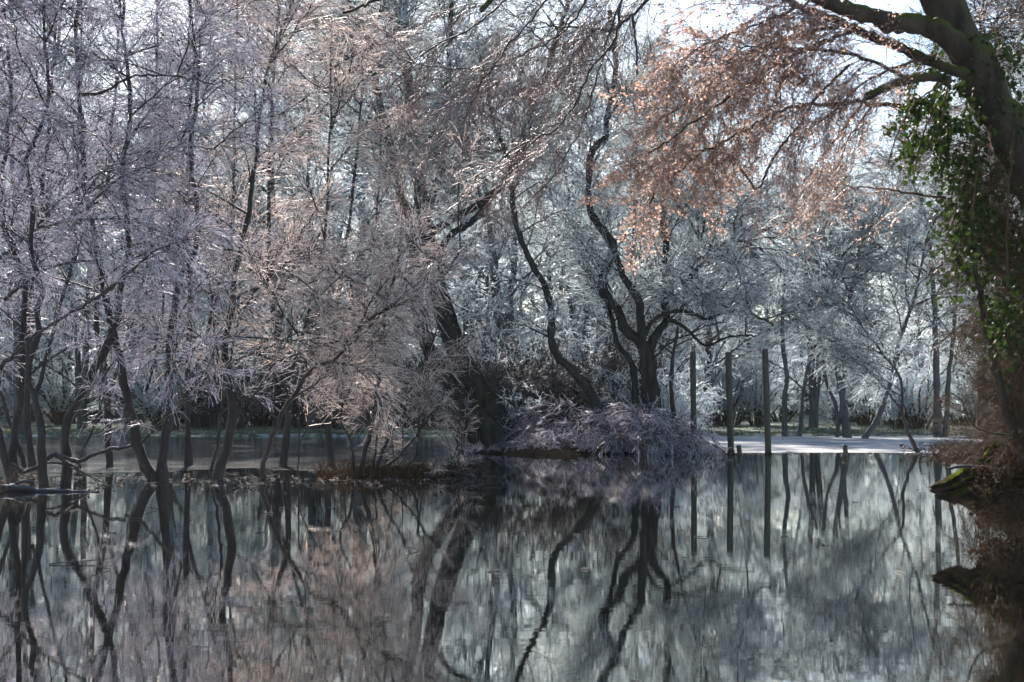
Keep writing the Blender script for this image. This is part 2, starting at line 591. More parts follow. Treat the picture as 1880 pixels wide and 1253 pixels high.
def beech_proto(name, nl=5):
    mb = MB()
    K = 10
    s = np.linspace(0, 1, K)[:, None]
    L = 1.4
    A = (L * (s * np.array((1, 0, 0.0)) + s ** 2 * np.array((0, 0, -0.28)) + np.cumsum(rng.normal(size=(K, 3)) * 0.02, axis=0) * s))[None]
    mb.tube(A, taper(1, K, 0.009, 0.003, 0), 5, 0)
    B, _ = grow(A, 11, 0.55, (25, 55), grav=0.25, wander=0.12, K=6, flat=0.4, t0=0.1)
    mb.tube(B, taper(len(B), 6, 0.004, 0.002), 3, 0)
    D_, _ = grow(B, 6, 0.22, (25, 60), grav=0.25, wander=0.12, K=4, flat=0.5, t0=0.1)
    mb.tube(D_, taper(len(D_), 4, 0.0028, 0.0016), 3, 0)
    leaves_on(mb, D_, nl, 0.05, 1)
    E, _ = grow(D_, 4, 0.05, (30, 80), K=2)
    mb.tube(E, taper(len(E), 2, 0.002, 0.0014), 3, 0)
    return mb.mesh(name, [M_red, M_beech])


P_hang = [hang_proto('pendulous_twigs') for i in range(4)]
P_beech = [beech_proto('leafy_beech_spray') for i in range(3)]
P_beech_thin = [beech_proto('sparse_beech_spray', 1) for i in range(3)]


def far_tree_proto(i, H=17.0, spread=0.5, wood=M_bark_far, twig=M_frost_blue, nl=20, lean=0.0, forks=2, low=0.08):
    """bare frosted tree: (trunk mesh, crown mesh)"""
    tr, cr = MB(), MB()
    K = 14
    s = np.linspace(0, 1, K)[:, None]
    stems = []
    for f in range(forks):
        w = np.cumsum(rng.normal(size=(K, 3)) * np.array((0.012, 0.012, 0.0)), axis=0)
        w -= w[0]
        a = rng.uniform(0, 6.28)
        k = (0.02 + 0.1 * (f > 0)) + lean
        stems.append(H * (0.9 + 0.1 * rng.random()) * (s * np.array((0, 0, 1)) + s ** 1.2 * np.array((math.cos(a) * k, math.sin(a) * k, 0)) + w * s))
    St = np.array(stems)
    rad = np.linspace(1, 0.06, K) ** 1.1 * H * 0.011
    rad[0] *= 1.35
    tr.tube(St, np.repeat(rad[None], forks, 0), 8, 0)
    Lm, _ = grow(St, nl, H * spread * 0.62, (28, 62), bias=(0, 0, 0.12), grav=0.1, wander=0.12, K=9, t0=low, shorten=0.72)
    cr.tube(Lm, taper(len(Lm), 9, H * 0.0032, H * 0.0007), 4, 0)
    B, _ = grow(Lm, 9, H * 0.125, (25, 60), grav=0.12, wander=0.15, K=6, flat=0.7, t0=0.1)
    cr.tube(B, taper(len(B), 6, 0.026, 0.013), 3, 0)
    D_, _ = grow(B, 7, H * 0.065, (14, 42), grav=0.2, wander=0.09, K=4, flat=0.8, t0=0.05)
    cr.mixed(D_, taper(len(D_), 4, 0.015, 0.009), 3, 0.6)
    E, _ = grow(D_, 3, H * 0.026, (20, 60), grav=0.25, wander=0.1, K=2, flat=0.8, t0=0.1)
    cr.tube(E, taper(len(E), 2, 0.013, 0.008), 3, 2)
    return tr.mesh('far_tree_trunk', [wood]), cr.mesh('far_tree_crown', [wood, twig, M_bead_blue])


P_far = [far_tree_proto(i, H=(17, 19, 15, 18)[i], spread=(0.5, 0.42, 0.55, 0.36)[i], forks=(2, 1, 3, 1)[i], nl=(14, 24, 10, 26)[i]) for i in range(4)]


def shrub_proto(name, stems, H, spread, wood, twig, n2=8, n3=6, up=0.8, tw=1.0):
    mb = MB()
    K = 8
    s = np.linspace(0, 1, K)[None, :, None]
    a = rng.uniform(0, 6.28, stems)
    k = rng.uniform(0.1, 1, stems) * spread
    hh = H * rng.uniform(0.5, 1.0, stems)
    d = np.stack([np.cos(a) * k, np.sin(a) * k, np.full(stems, up)], 1)
    base = np.stack([np.cos(a), np.sin(a), a * 0], 1) * rng.uniform(0, 0.35, (stems, 1)) * spread * H * 0.5
    w = np.cumsum(rng.normal(size=(stems, K, 3)) * 0.03, axis=1)
    A = base[:, None] + hh[:, None, None] * (d[:, None] * s + s ** 2 * np.array((0, 0, -0.28 * spread)) + w * s)
    mb.tube(A, taper(stems, K, 0.012 * tw, 0.004 * tw, 0.4), 4, 0)
    B, _ = grow(A, n2, H * 0.22, (20, 55), grav=0.2, wander=0.15, K=5, t0=0.15)
    mb.tube(B, taper(len(B), 5, 0.006 * tw, 0.003 * tw), 3, 1)
    D_, _ = grow(B, n3, H * 0.07, (25, 70), grav=0.15, wander=0.15, K=3, t0=0.05)
    mb.tube(D_, taper(len(D_), 3, 0.004 * tw, 0.0025 * tw), 3, 2)
    return mb.mesh(name, [wood, twig, M_bead_blue if twig is M_frost_blue else twig])


P_shrub = [shrub_proto('upright_scrub', 26, 3.0, 0.45, M_brown, M_frost_blue, tw=1.5) for i in range(3)]
P_dark = [shrub_proto('dark_scrub', 30, 3.0, 0.4, M_bark, M_bark, tw=1.5) for i in range(3)]
P_grey = [shrub_proto('grey_scrub', 30, 3.0, 0.45, M_bark_far, M_bark_far, tw=2.2) for i in range(3)]


# ------------------------------------------------------------------ tree assembly
def frame(pos, d, scale, roll=0.0):
    x = Vector(d).normalized()
    z = Vector((0, 0, 1)) - x * x.z
    if z.length < 1e-3:
        z = Vector((0, 1, 0))
    z.normalize()
    y = z.cross(x)
    m = Matrix((x, y, z)).transposed().to_4x4()
    return Matrix.Translation(Vector(pos)) @ m @ Matrix.Rotation(roll, 4, 'X') @ Matrix.Scale(scale, 4)


def stem(root, name, pts, r0, r1, D0, D1=None, mat=None, sides=9, flare=True, sub=True, rough=0.08, tp=0.85):
    """trunk or limb traced through photo positions; r in photo pixels; distance runs from D0 to D1"""
    D1 = D0 if D1 is None else D1
    M = len(pts)
    p = np.array([at(x, y, D0 + (D1 - D0) * i / (M - 1)) for i, (x, y) in enumerate(pts)])
    n = max(10, min(48, M * 5))
    if sub and p[0][2] < 0.15:
        p = np.vstack([p[0] + (p[0] - p[1]) * 0.02 + np.array((0, 0, -0.35)), p])
    line = smooth_line(p, n)
    ln = np.linalg.norm(np.diff(line, axis=0), axis=1).sum()
    wob = rng.normal(size=(n, 3)) * min(0.012, ln * 0.004)
    line[1:-1] += wob[1:-1]
    s = np.linspace(0, 1, n)
    rad = (r0 + (r1 - r0) * s ** tp) * ((D0 + D1) / 2 / F)
    if flare:
        rad *= 1 + 0.45 * np.exp(-s * 14)
    rad *= 1 + rng.normal(size=n) * rough
    tube_line = np.vstack([line, line[-1] + norm(line[-1] - line[-2]) * rad[-1] * 0.4])
    rad = np.append(rad, rad[-1] * 0.05)
    mb = MB()
    v, q = tubes(tube_line[None], rad[None], sides)
    v = v + (rng.normal(size=v.shape) * rad.repeat(sides)[:, None] * 0.06)
    mb.add(v, q, 0)
    me = mb.mesh(name, [mat or M_bark])
    me.transform(Matrix.Translation(-root.location))
    o = link(name, me, root)
    return o, line


def dress(root, line, protos, n, t0=0.3, t1=1.0, scale=(0.6, 1.0), yaw=None, pitch=(0, 40), name='branch', tang=0.3, bunch=0.62):
    """hang n limbs on a stem's polyline"""
    K = len(line)
    for i in range(n):
        t = t0 + (t1 - t0) * ((i + rng.random()) / n) ** bunch
        x = min(t * (K - 1), K - 1.001)
        j = int(x)
        pos = line[j] + (line[j + 1] - line[j]) * (x - j)
        T = (line[j + 1] - line[j]) / np.linalg.norm(line[j + 1] - line[j])
        a = R(rng.uniform(*yaw)) if yaw else rng.uniform(0, 6.283)
        b = R(rng.uniform(*pitch))
        d = np.array((math.cos(a) * math.cos(b), math.sin(a) * math.cos(b), math.sin(b))) + T * tang
        sc = rng.uniform(*scale) * (1.0 - 0.25 * t)
        me = protos[int(rng.integers(len(protos)))]
        link(name, me, root, None, Matrix.Translation(-root.location) @ frame(pos, d, sc, rng.normal() * 0.5))


def base_of(pts, D):
    p = at(*pts[0], D)
    return (p[0], p[1], min(p[2], 0.0) if p[2] < 0.3 else p[2])


# ------------------------------------------------------------------ ground, water, ice
def sheet(name, xs, ys, zf, mat):
    X, Y = np.meshgrid(xs, ys)
    Z = zf(X, Y)
    v = np.stack([X, Y, Z], -1).reshape(-1, 3)
    nx, ny = len(xs), len(ys)
    i = np.arange(nx * ny).reshape(ny, nx)
    q = np.stack([i[:-1, :-1], i[:-1, 1:], i[1:, 1:], i[1:, :-1]], -1).reshape(-1, 4)
    mb = MB()
    mb.add(v, q, 0)
    return link(name, mb.mesh(name, [mat]), None, 'structure')


def wave(X, Y, k, ph):
    return np.sin(X * k + ph) * np.cos(Y * k * 1.3 + ph * 2)


sheet('water', np.linspace(-120, 120, 3), np.linspace(-40, 66, 3), lambda X, Y: X * 0, M_water)
ys = np.concatenate([np.linspace(57, 75, 19), np.linspace(80, 140, 21), np.linspace(160, 3000, 15)])
sheet('meadow_ground', np.concatenate([np.linspace(-2500, -100, 8), np.linspace(-90, 90, 61), np.linspace(100, 2500, 8)]), ys,
      lambda X, Y: np.where(Y < 58.5, -0.25, 0.06 + 0.004 * (Y - 58) + 0.06 * wave(X, Y, 0.35, 1.0)) + np.clip(Y - 100, 0, 120) * 0.06, M_meadow)

# ice: one thin sheet with a ragged near edge
edge = [(-900, 880), (-300, 882), (0, 884), (150, 872), (300, 868), (430, 862), (560, 866), (700, 860), (800, 852), (850, 838), (1000, 831), (1180, 830), (1330, 830), (1345, 833), (1500, 832), (1700, 833), (1900, 834), (2600, 835), (3600, 836)]
ex = smooth_line(np.array([at(x, y, ground_D(y)) for x, y in edge]), 260)
rag = np.cumsum(rng.normal(size=260)) * 0.05
rag -= np.linspace(rag[0], rag[-1], 260)
near = ex[:, 1] + rag + rng.normal(size=260) * 0.05
rows = []
for k, f in enumerate(np.linspace(0, 1, 5)):
    rows.append(np.stack([ex[:, 0] * (1 + f * 0.3), near + (59.0 - near) * f, np.full(260, 0.006)], -1))
V = np.array(rows)
i = np.arange(5 * 260).reshape(5, 260)
mb = MB()
mb.add(V.reshape(-1, 3), np.stack([i[:-1, :-1], i[:-1, 1:], i[1:, 1:], i[1:, :-1]], -1).reshape(-1, 4))
me = mb.mesh('ice_sheet', [M_ice, M_thin_ice])
cx = np.array([p.center.x / max(p.center.y, 1) for p in me.polygons])
me.polygons.foreach_set('material_index', (cx < 0.03 + 0.02 * rng.random(len(cx))).astype(np.int32))
link('ice_sheet', me, None, 'structure')


def mound(name, cx, cy, rx, ry, h, mat, seed=0, nseg=40, nring=12, rough=0.12):
    r2 = np.random.default_rng(seed)
    ph = r2.uniform(0, 6.28, 8)
    v, q = [], []
    a = np.arange(nseg) * 2 * math.pi / nseg
    lob = 1 + sum(0.09 * np.sin(a * (k + 2) + ph[k]) for k in range(5))
    for k in range(nring + 1):
        f = k / nring
        x = cx + rx * f * lob * np.cos(a)
        y = cy + ry * f * lob * np.sin(a)
        z = h * (np.cos(f * math.pi) * 0.5 + 0.5) * (1 + r2.normal(size=nseg) * rough) - 0.12 * f ** 3
        v.append(np.stack([x, y, z], -1))
    v = np.array(v)
    i = np.arange((nring + 1) * nseg).reshape(nring + 1, nseg)
    q = np.stack([i[:-1], i[1:], np.roll(i[1:], -1, 1), np.roll(i[:-1], -1, 1)], -1).reshape(-1, 4)
    mb = MB()
    mb.add(v.reshape(-1, 3), q)
    return link(name, mb.mesh(name, [mat]), None, 'structure')


def mound_px(name, x0, x1, py, depth, h, mat, seed):
    D = ground_D(py)
    a, b = at(x0, py, D), at(x1, py, D)
    return mound(name, (a[0] + b[0]) / 2, D + depth * 0.9, (b[0] - a[0]) / 2, depth, h, mat, seed)


mound_px('island_ground', 790, 1330, 839, 4.0, 0.2, M_soil, 3)
mound_px('mud_bank', 560, 880, 872, 0.5, 0.10, M_bank, 4)
mound_px('river_bank', 1835, 2700, 945, 3.0, 1.1, M_bank, 6)

# far hill behind the wood
sheet('hill', np.linspace(-260, 260, 53), np.linspace(135, 400, 14),
      lambda X, Y: 0.5 + np.clip((Y - 138) / 60, 0, 1) * (15 + 2.0 * wave(X, Y, 0.03, 0.7) + 1.2 * wave(X, Y, 0.11, 2.0)), M_hill)

# meadow grass on the far bank: uncountable
mb = MB()
n = 14000
gx = rng.uniform(-26, 26, n)
gy = 59.0 + 22 * rng.random(n) ** 1.6
gz = 0.06 + 0.004 * (gy - 58) + 0.06 * wave(gx, gy, 0.35, 1.0)
p0 = np.stack([gx, gy, gz - 0.02], -1)
tip = p0 + np.stack([rng.normal(size=n) * 0.05, rng.normal(size=n) * 0.05, rng.uniform(0.05, 0.16, n)], -1)
mb.tube(np.stack([p0, tip], 1), np.tile(np.array([[0.014, 0.003]]), (n, 1)), 3)
g = link('grass', mb.mesh('grass', [M_grass]), None, 'stuff')
tag(g, 'thin strip of green meadow grass on the far bank beyond the ice', 'grass', None, 'stuff')

# ------------------------------------------------------------------ far wood
def far_label(px, what):
    if px < 640:
        return what + ' behind the flooded thicket at the left'
    if px < 1250:
        return what + ' seen through the willows of the island'
    return what + ' behind the posts and the ice'


FT = 'frosted bare tree of the far wood'
far_spots = []
for D, n, x0, x1 in ((66, 13, -420, 2250), (76, 18, -430, 2300), (90, 26, -430, 2300), (108, 32, -430, 2300), (128, 36, -430, 2300)):
    for k in range(n):
        far_spots.append((x0 + (x1 - x0) * (k + rng.uniform(0.1, 0.9)) / n, D + rng.uniform(-5, 5)))
first = {}
for k, (px, D) in enumerate(far_spots):
    pi = int(rng.integers(len(P_far)))
    x = (px - 940) / F * D
    if 1320 < px < 1790 and (D < 70 or (D < 115 and rng.random() < 0.5)):
        continue
    z = 0.06 + 0.004 * (D - 58) + max(0, D - 100) * 0.06 - 0.1
    if pi not in first:
        rt = thing('bare_tree', far_label(px, FT), 'tree', (x, D, z), 'bare trees of the far wood')
        link('trunk', P_far[pi][0], rt)
        link('crown', P_far[pi][1], rt, 'stuff')
        first[pi] = rt
    else:
        src = first[pi]
        rt = src.copy()
        C.objects.link(rt)
        rt.location = (x, D, z)
        for ch in src.children:
            c = ch.copy()
            C.objects.link(c)
            c.parent = rt
    rt['label'] = far_label(px, FT)
    rt.rotation_euler = (0, 0, rng.uniform(0, 6.28))
    sc = rng.uniform(1.0, 1.45) * (0.8 if 1280 < px < 1600 else 1.0)
    rt.scale = (sc, sc, sc)

# scrub along the foot of the far wood
firsts = None
for k in range(90):
    px = -300 + 2500 * (k + rng.random()) / 90
    D = rng.uniform(70, 112)
    x = (px - 940) / F * D
    if firsts is None:
        o = link('woodland_scrub', P_grey[0], None)
        tag(o, far_label(px, 'leafless scrub at the foot of the far wood'), 'shrub', 'scrub along the edge of the far wood')
        firsts = o
    else:
        o = firsts.copy()
        o.data = P_shrub[k % 3] if 1230 < px < 1850 else (P_grey + P_shrub)[k % 6]
        C.objects.link(o)
    o['label'] = far_label(px, 'leafless scrub at the foot of the far wood')
    o.location = (x, D, 0.1)
    o.rotation_euler = (0, 0, rng.uniform(0, 6.28))
    sc = rng.uniform(1.5, 2.8)
    o.scale = (sc * 1.3, sc * 1.3, sc)


def traced_tree(name, label, cat, stems, D, protos, n, group=None, mat=None, scale=(0.6, 1.0), t0=0.2, yaw=None, pitch=(0, 40), dD=0.0, fat=1.0, tp=0.85, **kw):
    rt = thing(name, label, cat, base_of(stems[0][0], D), group)
    lines = []
    for k, st in enumerate(stems):
        pts, r0, r1 = st[:3]
        D1 = D + (st[3] if len(st) > 3 else dD)
        o, ln = stem(rt, 'trunk' if (k == 0 or r0 >= 6) else 'limb', pts, r0 * fat * (0.78 if D > 50 else 1), r1 * fat, D, D1, mat, tp=tp, flare=(k == 0 or at(*pts[0], D)[2] < 0.2))
        lines.append(ln)
        nn = n[k] if isinstance(n, (list, tuple)) else n
        dress(rt, ln, protos, nn, t0=t0 if at(*pts[0], D)[2] < 0.5 else 0.15, scale=scale, yaw=yaw, pitch=pitch, **kw)
    return rt, lines


# far right frosted trees on the far side of the ice
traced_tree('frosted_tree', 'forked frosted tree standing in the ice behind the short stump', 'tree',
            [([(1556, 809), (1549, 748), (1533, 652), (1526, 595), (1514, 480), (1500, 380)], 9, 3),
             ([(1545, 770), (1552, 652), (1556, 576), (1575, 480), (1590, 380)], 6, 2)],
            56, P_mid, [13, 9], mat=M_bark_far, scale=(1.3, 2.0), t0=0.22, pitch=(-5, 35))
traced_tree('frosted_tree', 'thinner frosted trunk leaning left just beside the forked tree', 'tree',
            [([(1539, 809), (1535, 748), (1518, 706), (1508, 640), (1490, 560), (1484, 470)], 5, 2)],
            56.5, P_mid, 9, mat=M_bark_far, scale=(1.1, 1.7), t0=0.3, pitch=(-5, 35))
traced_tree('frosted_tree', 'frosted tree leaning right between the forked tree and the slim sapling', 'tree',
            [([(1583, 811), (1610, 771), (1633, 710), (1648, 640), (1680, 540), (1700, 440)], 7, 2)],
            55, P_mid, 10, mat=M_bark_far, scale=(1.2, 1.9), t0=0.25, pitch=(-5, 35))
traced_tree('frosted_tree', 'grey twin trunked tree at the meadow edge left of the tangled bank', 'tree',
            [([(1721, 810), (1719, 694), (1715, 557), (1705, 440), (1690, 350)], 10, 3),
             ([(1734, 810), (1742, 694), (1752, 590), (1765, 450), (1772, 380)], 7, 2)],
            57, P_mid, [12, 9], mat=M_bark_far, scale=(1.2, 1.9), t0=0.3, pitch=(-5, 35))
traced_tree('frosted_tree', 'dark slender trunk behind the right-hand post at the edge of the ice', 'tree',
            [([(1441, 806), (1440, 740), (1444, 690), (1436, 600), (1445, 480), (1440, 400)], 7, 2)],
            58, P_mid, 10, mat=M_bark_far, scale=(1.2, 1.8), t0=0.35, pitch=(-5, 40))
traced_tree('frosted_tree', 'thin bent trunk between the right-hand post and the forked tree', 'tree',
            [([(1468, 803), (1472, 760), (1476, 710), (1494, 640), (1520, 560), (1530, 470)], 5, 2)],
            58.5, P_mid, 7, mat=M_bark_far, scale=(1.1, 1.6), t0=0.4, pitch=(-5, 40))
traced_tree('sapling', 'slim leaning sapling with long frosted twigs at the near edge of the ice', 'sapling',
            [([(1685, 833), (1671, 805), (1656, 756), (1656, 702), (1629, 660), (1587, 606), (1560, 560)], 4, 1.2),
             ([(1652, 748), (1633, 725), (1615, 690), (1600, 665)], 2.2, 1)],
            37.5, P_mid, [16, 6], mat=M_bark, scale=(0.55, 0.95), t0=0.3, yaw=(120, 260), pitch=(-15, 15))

# ------------------------------------------------------------------ central island trees
DI = 38.5
traced_tree('alder_tree', 'big dark leaning tree with a mossy trunk at the left end of the island', 'tree',
            [([(930, 800), (893, 740), (862, 690), (838, 640), (818, 580), (798, 500), (783, 420), (770, 340), (755, 220), (745, 90), (740, -40)], 22, 7),
             ([(782, 415), (797, 355), (810, 300), (820, 200), (826, 80), (830, -40)], 8, 4),
             ([(793, 428), (834, 401), (866, 382), (910, 353), (940, 315), (968, 224), (1010, 110), (1050, -20)], 8, 4, -1.5)],
            DI + 1.5, P_mid, [34, 16, 16], mat=M_bark_mossy, scale=(0.9, 1.6), t0=0.38, pitch=(-15, 45))
traced_tree('alder_tree', 'second mossy trunk leaning left beside the big dark island tree', 'tree',
            [([(912, 806), (868, 750), (832, 710), (806, 672), (782, 630), (768, 560), (760, 470), (730, 330), (700, 200), (670, 60)], 17, 5),
             ([(806, 470), (827, 432), (855, 415), (884, 389), (915, 343), (950, 300), (985, 250)], 7, 3, 1.0)],
            DI + 0.3, P_mid, [24, 12], mat=M_bark_mossy, scale=(0.9, 1.5), t0=0.4, pitch=(-10, 45))
traced_tree('willow_tree', 'slender curved stem between the leaning trunks and the spreading willow', 'tree',
            [([(1100, 752), (1080, 716), (1048, 676), (1021, 653), (1013, 614), (1010, 553), (994, 515), (968, 469), (952, 425), (943, 386), (935, 300), (905, 220), (890, 120)], 8, 3)],
            DI - 0.5, P_mid, 26, mat=M_bark_mossy, scale=(0.6, 1.1), t0=0.25, pitch=(-15, 50))
traced_tree('willow_tree', 'spreading multi-stemmed willow with arching limbs left of the posts', 'tree',
            [([(1200, 752), (1197, 700), (1187, 646), (1172, 654 - 30), (1149, 606), (1134, 569), (1111, 541), (1103, 523), (1114, 492), (1125, 454), (1105, 422), (1084, 387), (1080, 340), (1083, 301), (1090, 274), (1111, 254), (1114, 220), (1130, 130), (1120, 20)], 11, 4),
             ([(1185, 740), (1183, 690), (1180, 633), (1175, 587), (1174, 555), (1160, 531), (1144, 505), (1134, 480), (1126, 456)], 9, 6, -0.4),
             ([(1193, 680), (1192, 643), (1211, 608), (1223, 585), (1216, 518), (1224, 450), (1217, 400), (1230, 300), (1260, 190)], 9, 3, 0.8),
             ([(1180, 650), (1185, 613), (1203, 587), (1239, 571), (1277, 578), (1297, 587), (1328, 574), (1366, 572), (1392, 582), (1420, 597)], 5, 2, -1.0),
             ([(1226, 587), (1251, 597), (1272, 615), (1290, 633), (1303, 634), (1326, 623), (1354, 617), (1382, 617)], 3.8, 1.5, -0.6),
             ([(1190, 669), (1226, 633), (1264, 615), (1303, 597), (1336, 591)], 2.4, 1, -1.4),
             ([(1167, 740), (1160, 669), (1134, 633), (1124, 590), (1118, 556)], 7, 4, 0.6)],
            DI - 0.2, P_mid, [28, 4, 24, 7, 3, 1, 3], mat=M_bark_mossy, scale=(0.6, 1.15), t0=0.38, pitch=(0, 60))
traced_tree('willow_tree', 'thin dark stem rising through the right side of the spreading willow', 'tree',
            [([(1236, 770), (1232, 690), (1245, 600), (1262, 520), (1290, 430), (1300, 330)], 4, 1.5),
             ([(1262, 520), (1310, 460), (1350, 440), (1400, 460), (1440, 500)], 3, 1.2)],
            DI + 1.2, P_mid, [20, 16], mat=M_bark, scale=(0.7, 1.2), t0=0.3, pitch=(-20, 50))

GS = 'leafless scrub filling the island under the willows'
k = 0
for px, D, sc in ((850, 42, 1.1), (905, 43, 1.2), (960, 40.5, 0.9), (990, 42, 1.3), (1040, 41, 1.2), (1075, 43, 1.3), (1110, 40, 1.1), (1150, 42, 1.3), (1180, 43, 1.2),
                  (1215, 41, 1.1), (1255, 42, 1.0), (1010, 44, 1.8), (1120, 45, 1.9), (930, 45, 1.7), (1230, 45, 1.3), (885, 44, 1.6), (970, 42.5, 1.6), (1060, 44.5, 1.9), (1095, 42, 1.5), (1165, 44, 1.8), (1140, 41, 1.3), (1030, 40.2, 1.2), (945, 41.2, 1.2)):
    o = link('island_scrub', (P_dark + P_shrub)[(k * 2) % 6 if px < 1170 else 3 + k % 3])
    tag(o, 'upright leafless scrub behind the leaning mossy trunks of the island' if px < 980 else
        'upright leafless scrub between the slender curved stem and the willow' if px < 1170 else
        'upright frosted scrub right of the spreading willow trunk', 'shrub', GS)
    o.location = ((px - 940) / F * D, D, 0.05)
    o.rotation_euler = (0, 0, rng.uniform(0, 6.28))
    o.scale = (sc, sc, sc)
    k += 1
P_arch = [limb_proto('arching_bush_limb', M_brown, M_frost, n1=9, n2=6, n3=4, n4=2, rise=0.95, grav=1.0 + 0.15 * i, tw=1.5, l1=0.4, l2=0.22, l3=0.14, r=0.016, ang=(12, 35), pale=0.42) for i in range(3)]
for px, D, n, sc, lab in ((1120, 37.2, 22, (0.45, 0.7), 'left part of the frosted arching bush over the water under the spreading willow'),
                          (1215, 37.2, 34, (0.55, 0.9), 'rounded frosted bush arching over the water just left of the posts'),
                          (1010, 37.5, 17, (0.35, 0.55), 'dark frosted bush at the waterline between the leaning trunks and the willow'),
                          (925, 37.6, 7, (0.25, 0.4), 'small frosted bush at the foot of the leaning mossy trunks'),
                          (1060, 39.4, 22, (0.6, 0.95), 'taller frosted bush behind the waterline bushes left of the willow trunk')):
    rb = thing('frosted_bush', lab, 'bush', ((px - 940) / F * D, D, 0.0))
    for i in range(n):
        a, b = rng.uniform(0, 6.28), rng.uniform(-10, 50)
        pos = np.array(rb.location) + np.array((rng.normal() * 0.35, rng.normal() * 0.25, 0.02))
        link('branch', P_arch[i % 3], rb, None, Matrix.Translation(-rb.location) @ frame(pos, (math.cos(a) * math.cos(R(b)), math.sin(a) * math.cos(R(b)), math.sin(R(b))), rng.uniform(*sc), rng.normal() * 0.3))

# ------------------------------------------------------------------ left flooded thicket
GL = None
TH = [
    ('dark trunk at the left edge leaning out of the picture from the fallen log',
     [([(24, 893), (10, 845), (0, 804), (-25, 720), (-60, 600), (-70, 450), (-60, 250), (-80, 60), (-70, -120)], 9, 3)], [12], 0.2),
    ('upright trunk second from the left edge rising behind the fallen log',
     [([(24, 890), (23, 845), (26, 791), (36, 743), (38, 707), (40, 638), (46, 575), (46, 520), (28, 472), (11, 424), (5, 320), (20, 180), (10, 30), (0, -150)], 9, 2.5),
      ([(46, 858), (28, 799), (15, 766), (0, 720), (-20, 660)], 6, 4),
      ([(0, 473), (22, 456), (53, 430), (77, 417), (96, 414), (128, 400), (180, 372)], 5, 2, -1.0)], [20, 2, 6], 0.6),
    ('straight dark trunk third from the left edge, standing in still water',
     [([(79, 896), (77, 830), (73, 779), (65, 740), (50, 697), (61, 646), (71, 613), (70, 572), (77, 540), (72, 512), (62, 480), (56, 461), (62, 390), (50, 300), (90, 180), (80, 40), (95, -140)], 10, 2.5),
      ([(0, 677), (41, 636), (77, 608), (96, 596), (144, 566), (183, 544), (214, 522), (260, 480)], 5, 2, -1.2),
      ([(8, 552), (29, 532), (64, 508), (102, 489), (144, 481), (190, 477)], 4, 2, 0.5)], [22, 8, 6], 0.3),
    ('crooked trunk leaning right, fourth from the left edge',
     [([(124, 889), (120, 830), (120, 779), (135, 753), (158, 715), (174, 677), (192, 645), (206, 610), (214, 570), (220, 536), (228, 504), (236, 440), (226, 320), (240, 190), (225, 30), (235, -150)], 11, 2.5),
      ([(64, 268), (33, 285), (0, 281)], 3, 2), ([(141, 173), (188, 171), (235, 144), (285, 139), (335, 142), (392, 156)], 4, 1.5, -1.5)], [24, 2, 6], 0.4),
    ('thin stem just right of the crooked leaning trunk',
     [([(143, 872), (153, 830), (176, 774), (189, 728), (196, 660), (205, 560)], 4, 2)], [7], 1.2),
    ('left trunk of the pair that splays apart from one foot in the water',
     [([(280, 884), (255, 830), (250, 794), (241, 758), (231, 720), (222, 664), (212, 630), (196, 560), (180, 470), (160, 360), (150, 220), (140, 60), (160, -140)], 13, 2.5),
      ([(234, 822), (265, 809), (303, 768), (344, 735), (380, 711), (408, 689)], 4.5, 2, -1.0),
      ([(67, 305), (134, 328), (201, 355), (260, 390)], 4, 1.5, -1.5)], [18, 5, 5], 0.5),
    ('right trunk of the pair that splays apart from one foot in the water',
     [([(296, 884), (303, 823), (308, 752), (310, 692), (312, 632), (317, 582), (322, 540), (334, 500), (356, 462), (362, 380), (350, 270), (365, 130), (350, 10), (370, -150)], 10, 2.5),
      ([(269, 716), (284, 663), (286, 632), (300, 560), (290, 470)], 4, 2),
      ([(265, 287), (302, 275), (352, 268), (392, 275)], 3, 1.5, -1.0)], [24, 6, 4], 0.3),
    ('tall bent dark trunk standing alone in the water right of the splayed pair',
     [([(399, 882), (403, 859), (420, 807), (426, 752), (424, 699), (415, 668), (414, 632), (422, 591), (428, 553), (431, 515), (434, 486), (447, 430), (456, 400), (466, 320), (479, 200), (498, 110), (534, 13), (570, -100)], 11, 2.2),
      ([(399, 673), (463, 651), (511, 633), (556, 625), (620, 640)], 3.2, 1.2, -1.0),
      ([(425, 651), (470, 648), (504, 661), (560, 666)], 2.8, 1.2, 0.6),
      ([(424, 699), (454, 718), (511, 771)], 2.2, 1.2, -0.5),
      ([(434, 549), (449, 536), (474, 530), (499, 534), (530, 560)], 3, 1.2, 0.5),
      ([(411, 459), (447, 463), (483, 477), (526, 498), (560, 520), (620, 570)], 3, 1.2, -0.8)], [26, 6, 4, 2, 4, 8], 0.4),
    ('thin stem close against the left side of the tall bent trunk',
     [([(387, 877), (396, 830), (403, 802), (408, 740), (407, 700), (395, 620), (385, 520)], 4.5, 2)], [8], 0.6),
    ('long curved trunk arching to the right over the water beside the tangled shrub',
     [([(484, 879), (482, 859), (497, 807), (511, 776), (525, 747), (540, 725), (562, 691), (585, 669), (605, 667), (623, 653), (644, 619), (679, 585), (706, 569), (748, 550), (767, 529), (794, 525), (821, 500), (846, 458)], 6.5, 2.2)], [17], 0.1),
    ('thread-thin upright stem between the arching trunk and the tangled shrub',
     [([(547, 876), (549, 799), (553, 745), (562, 698), (566, 600), (590, 480)], 2.2, 1)], [8], 0.8),
]
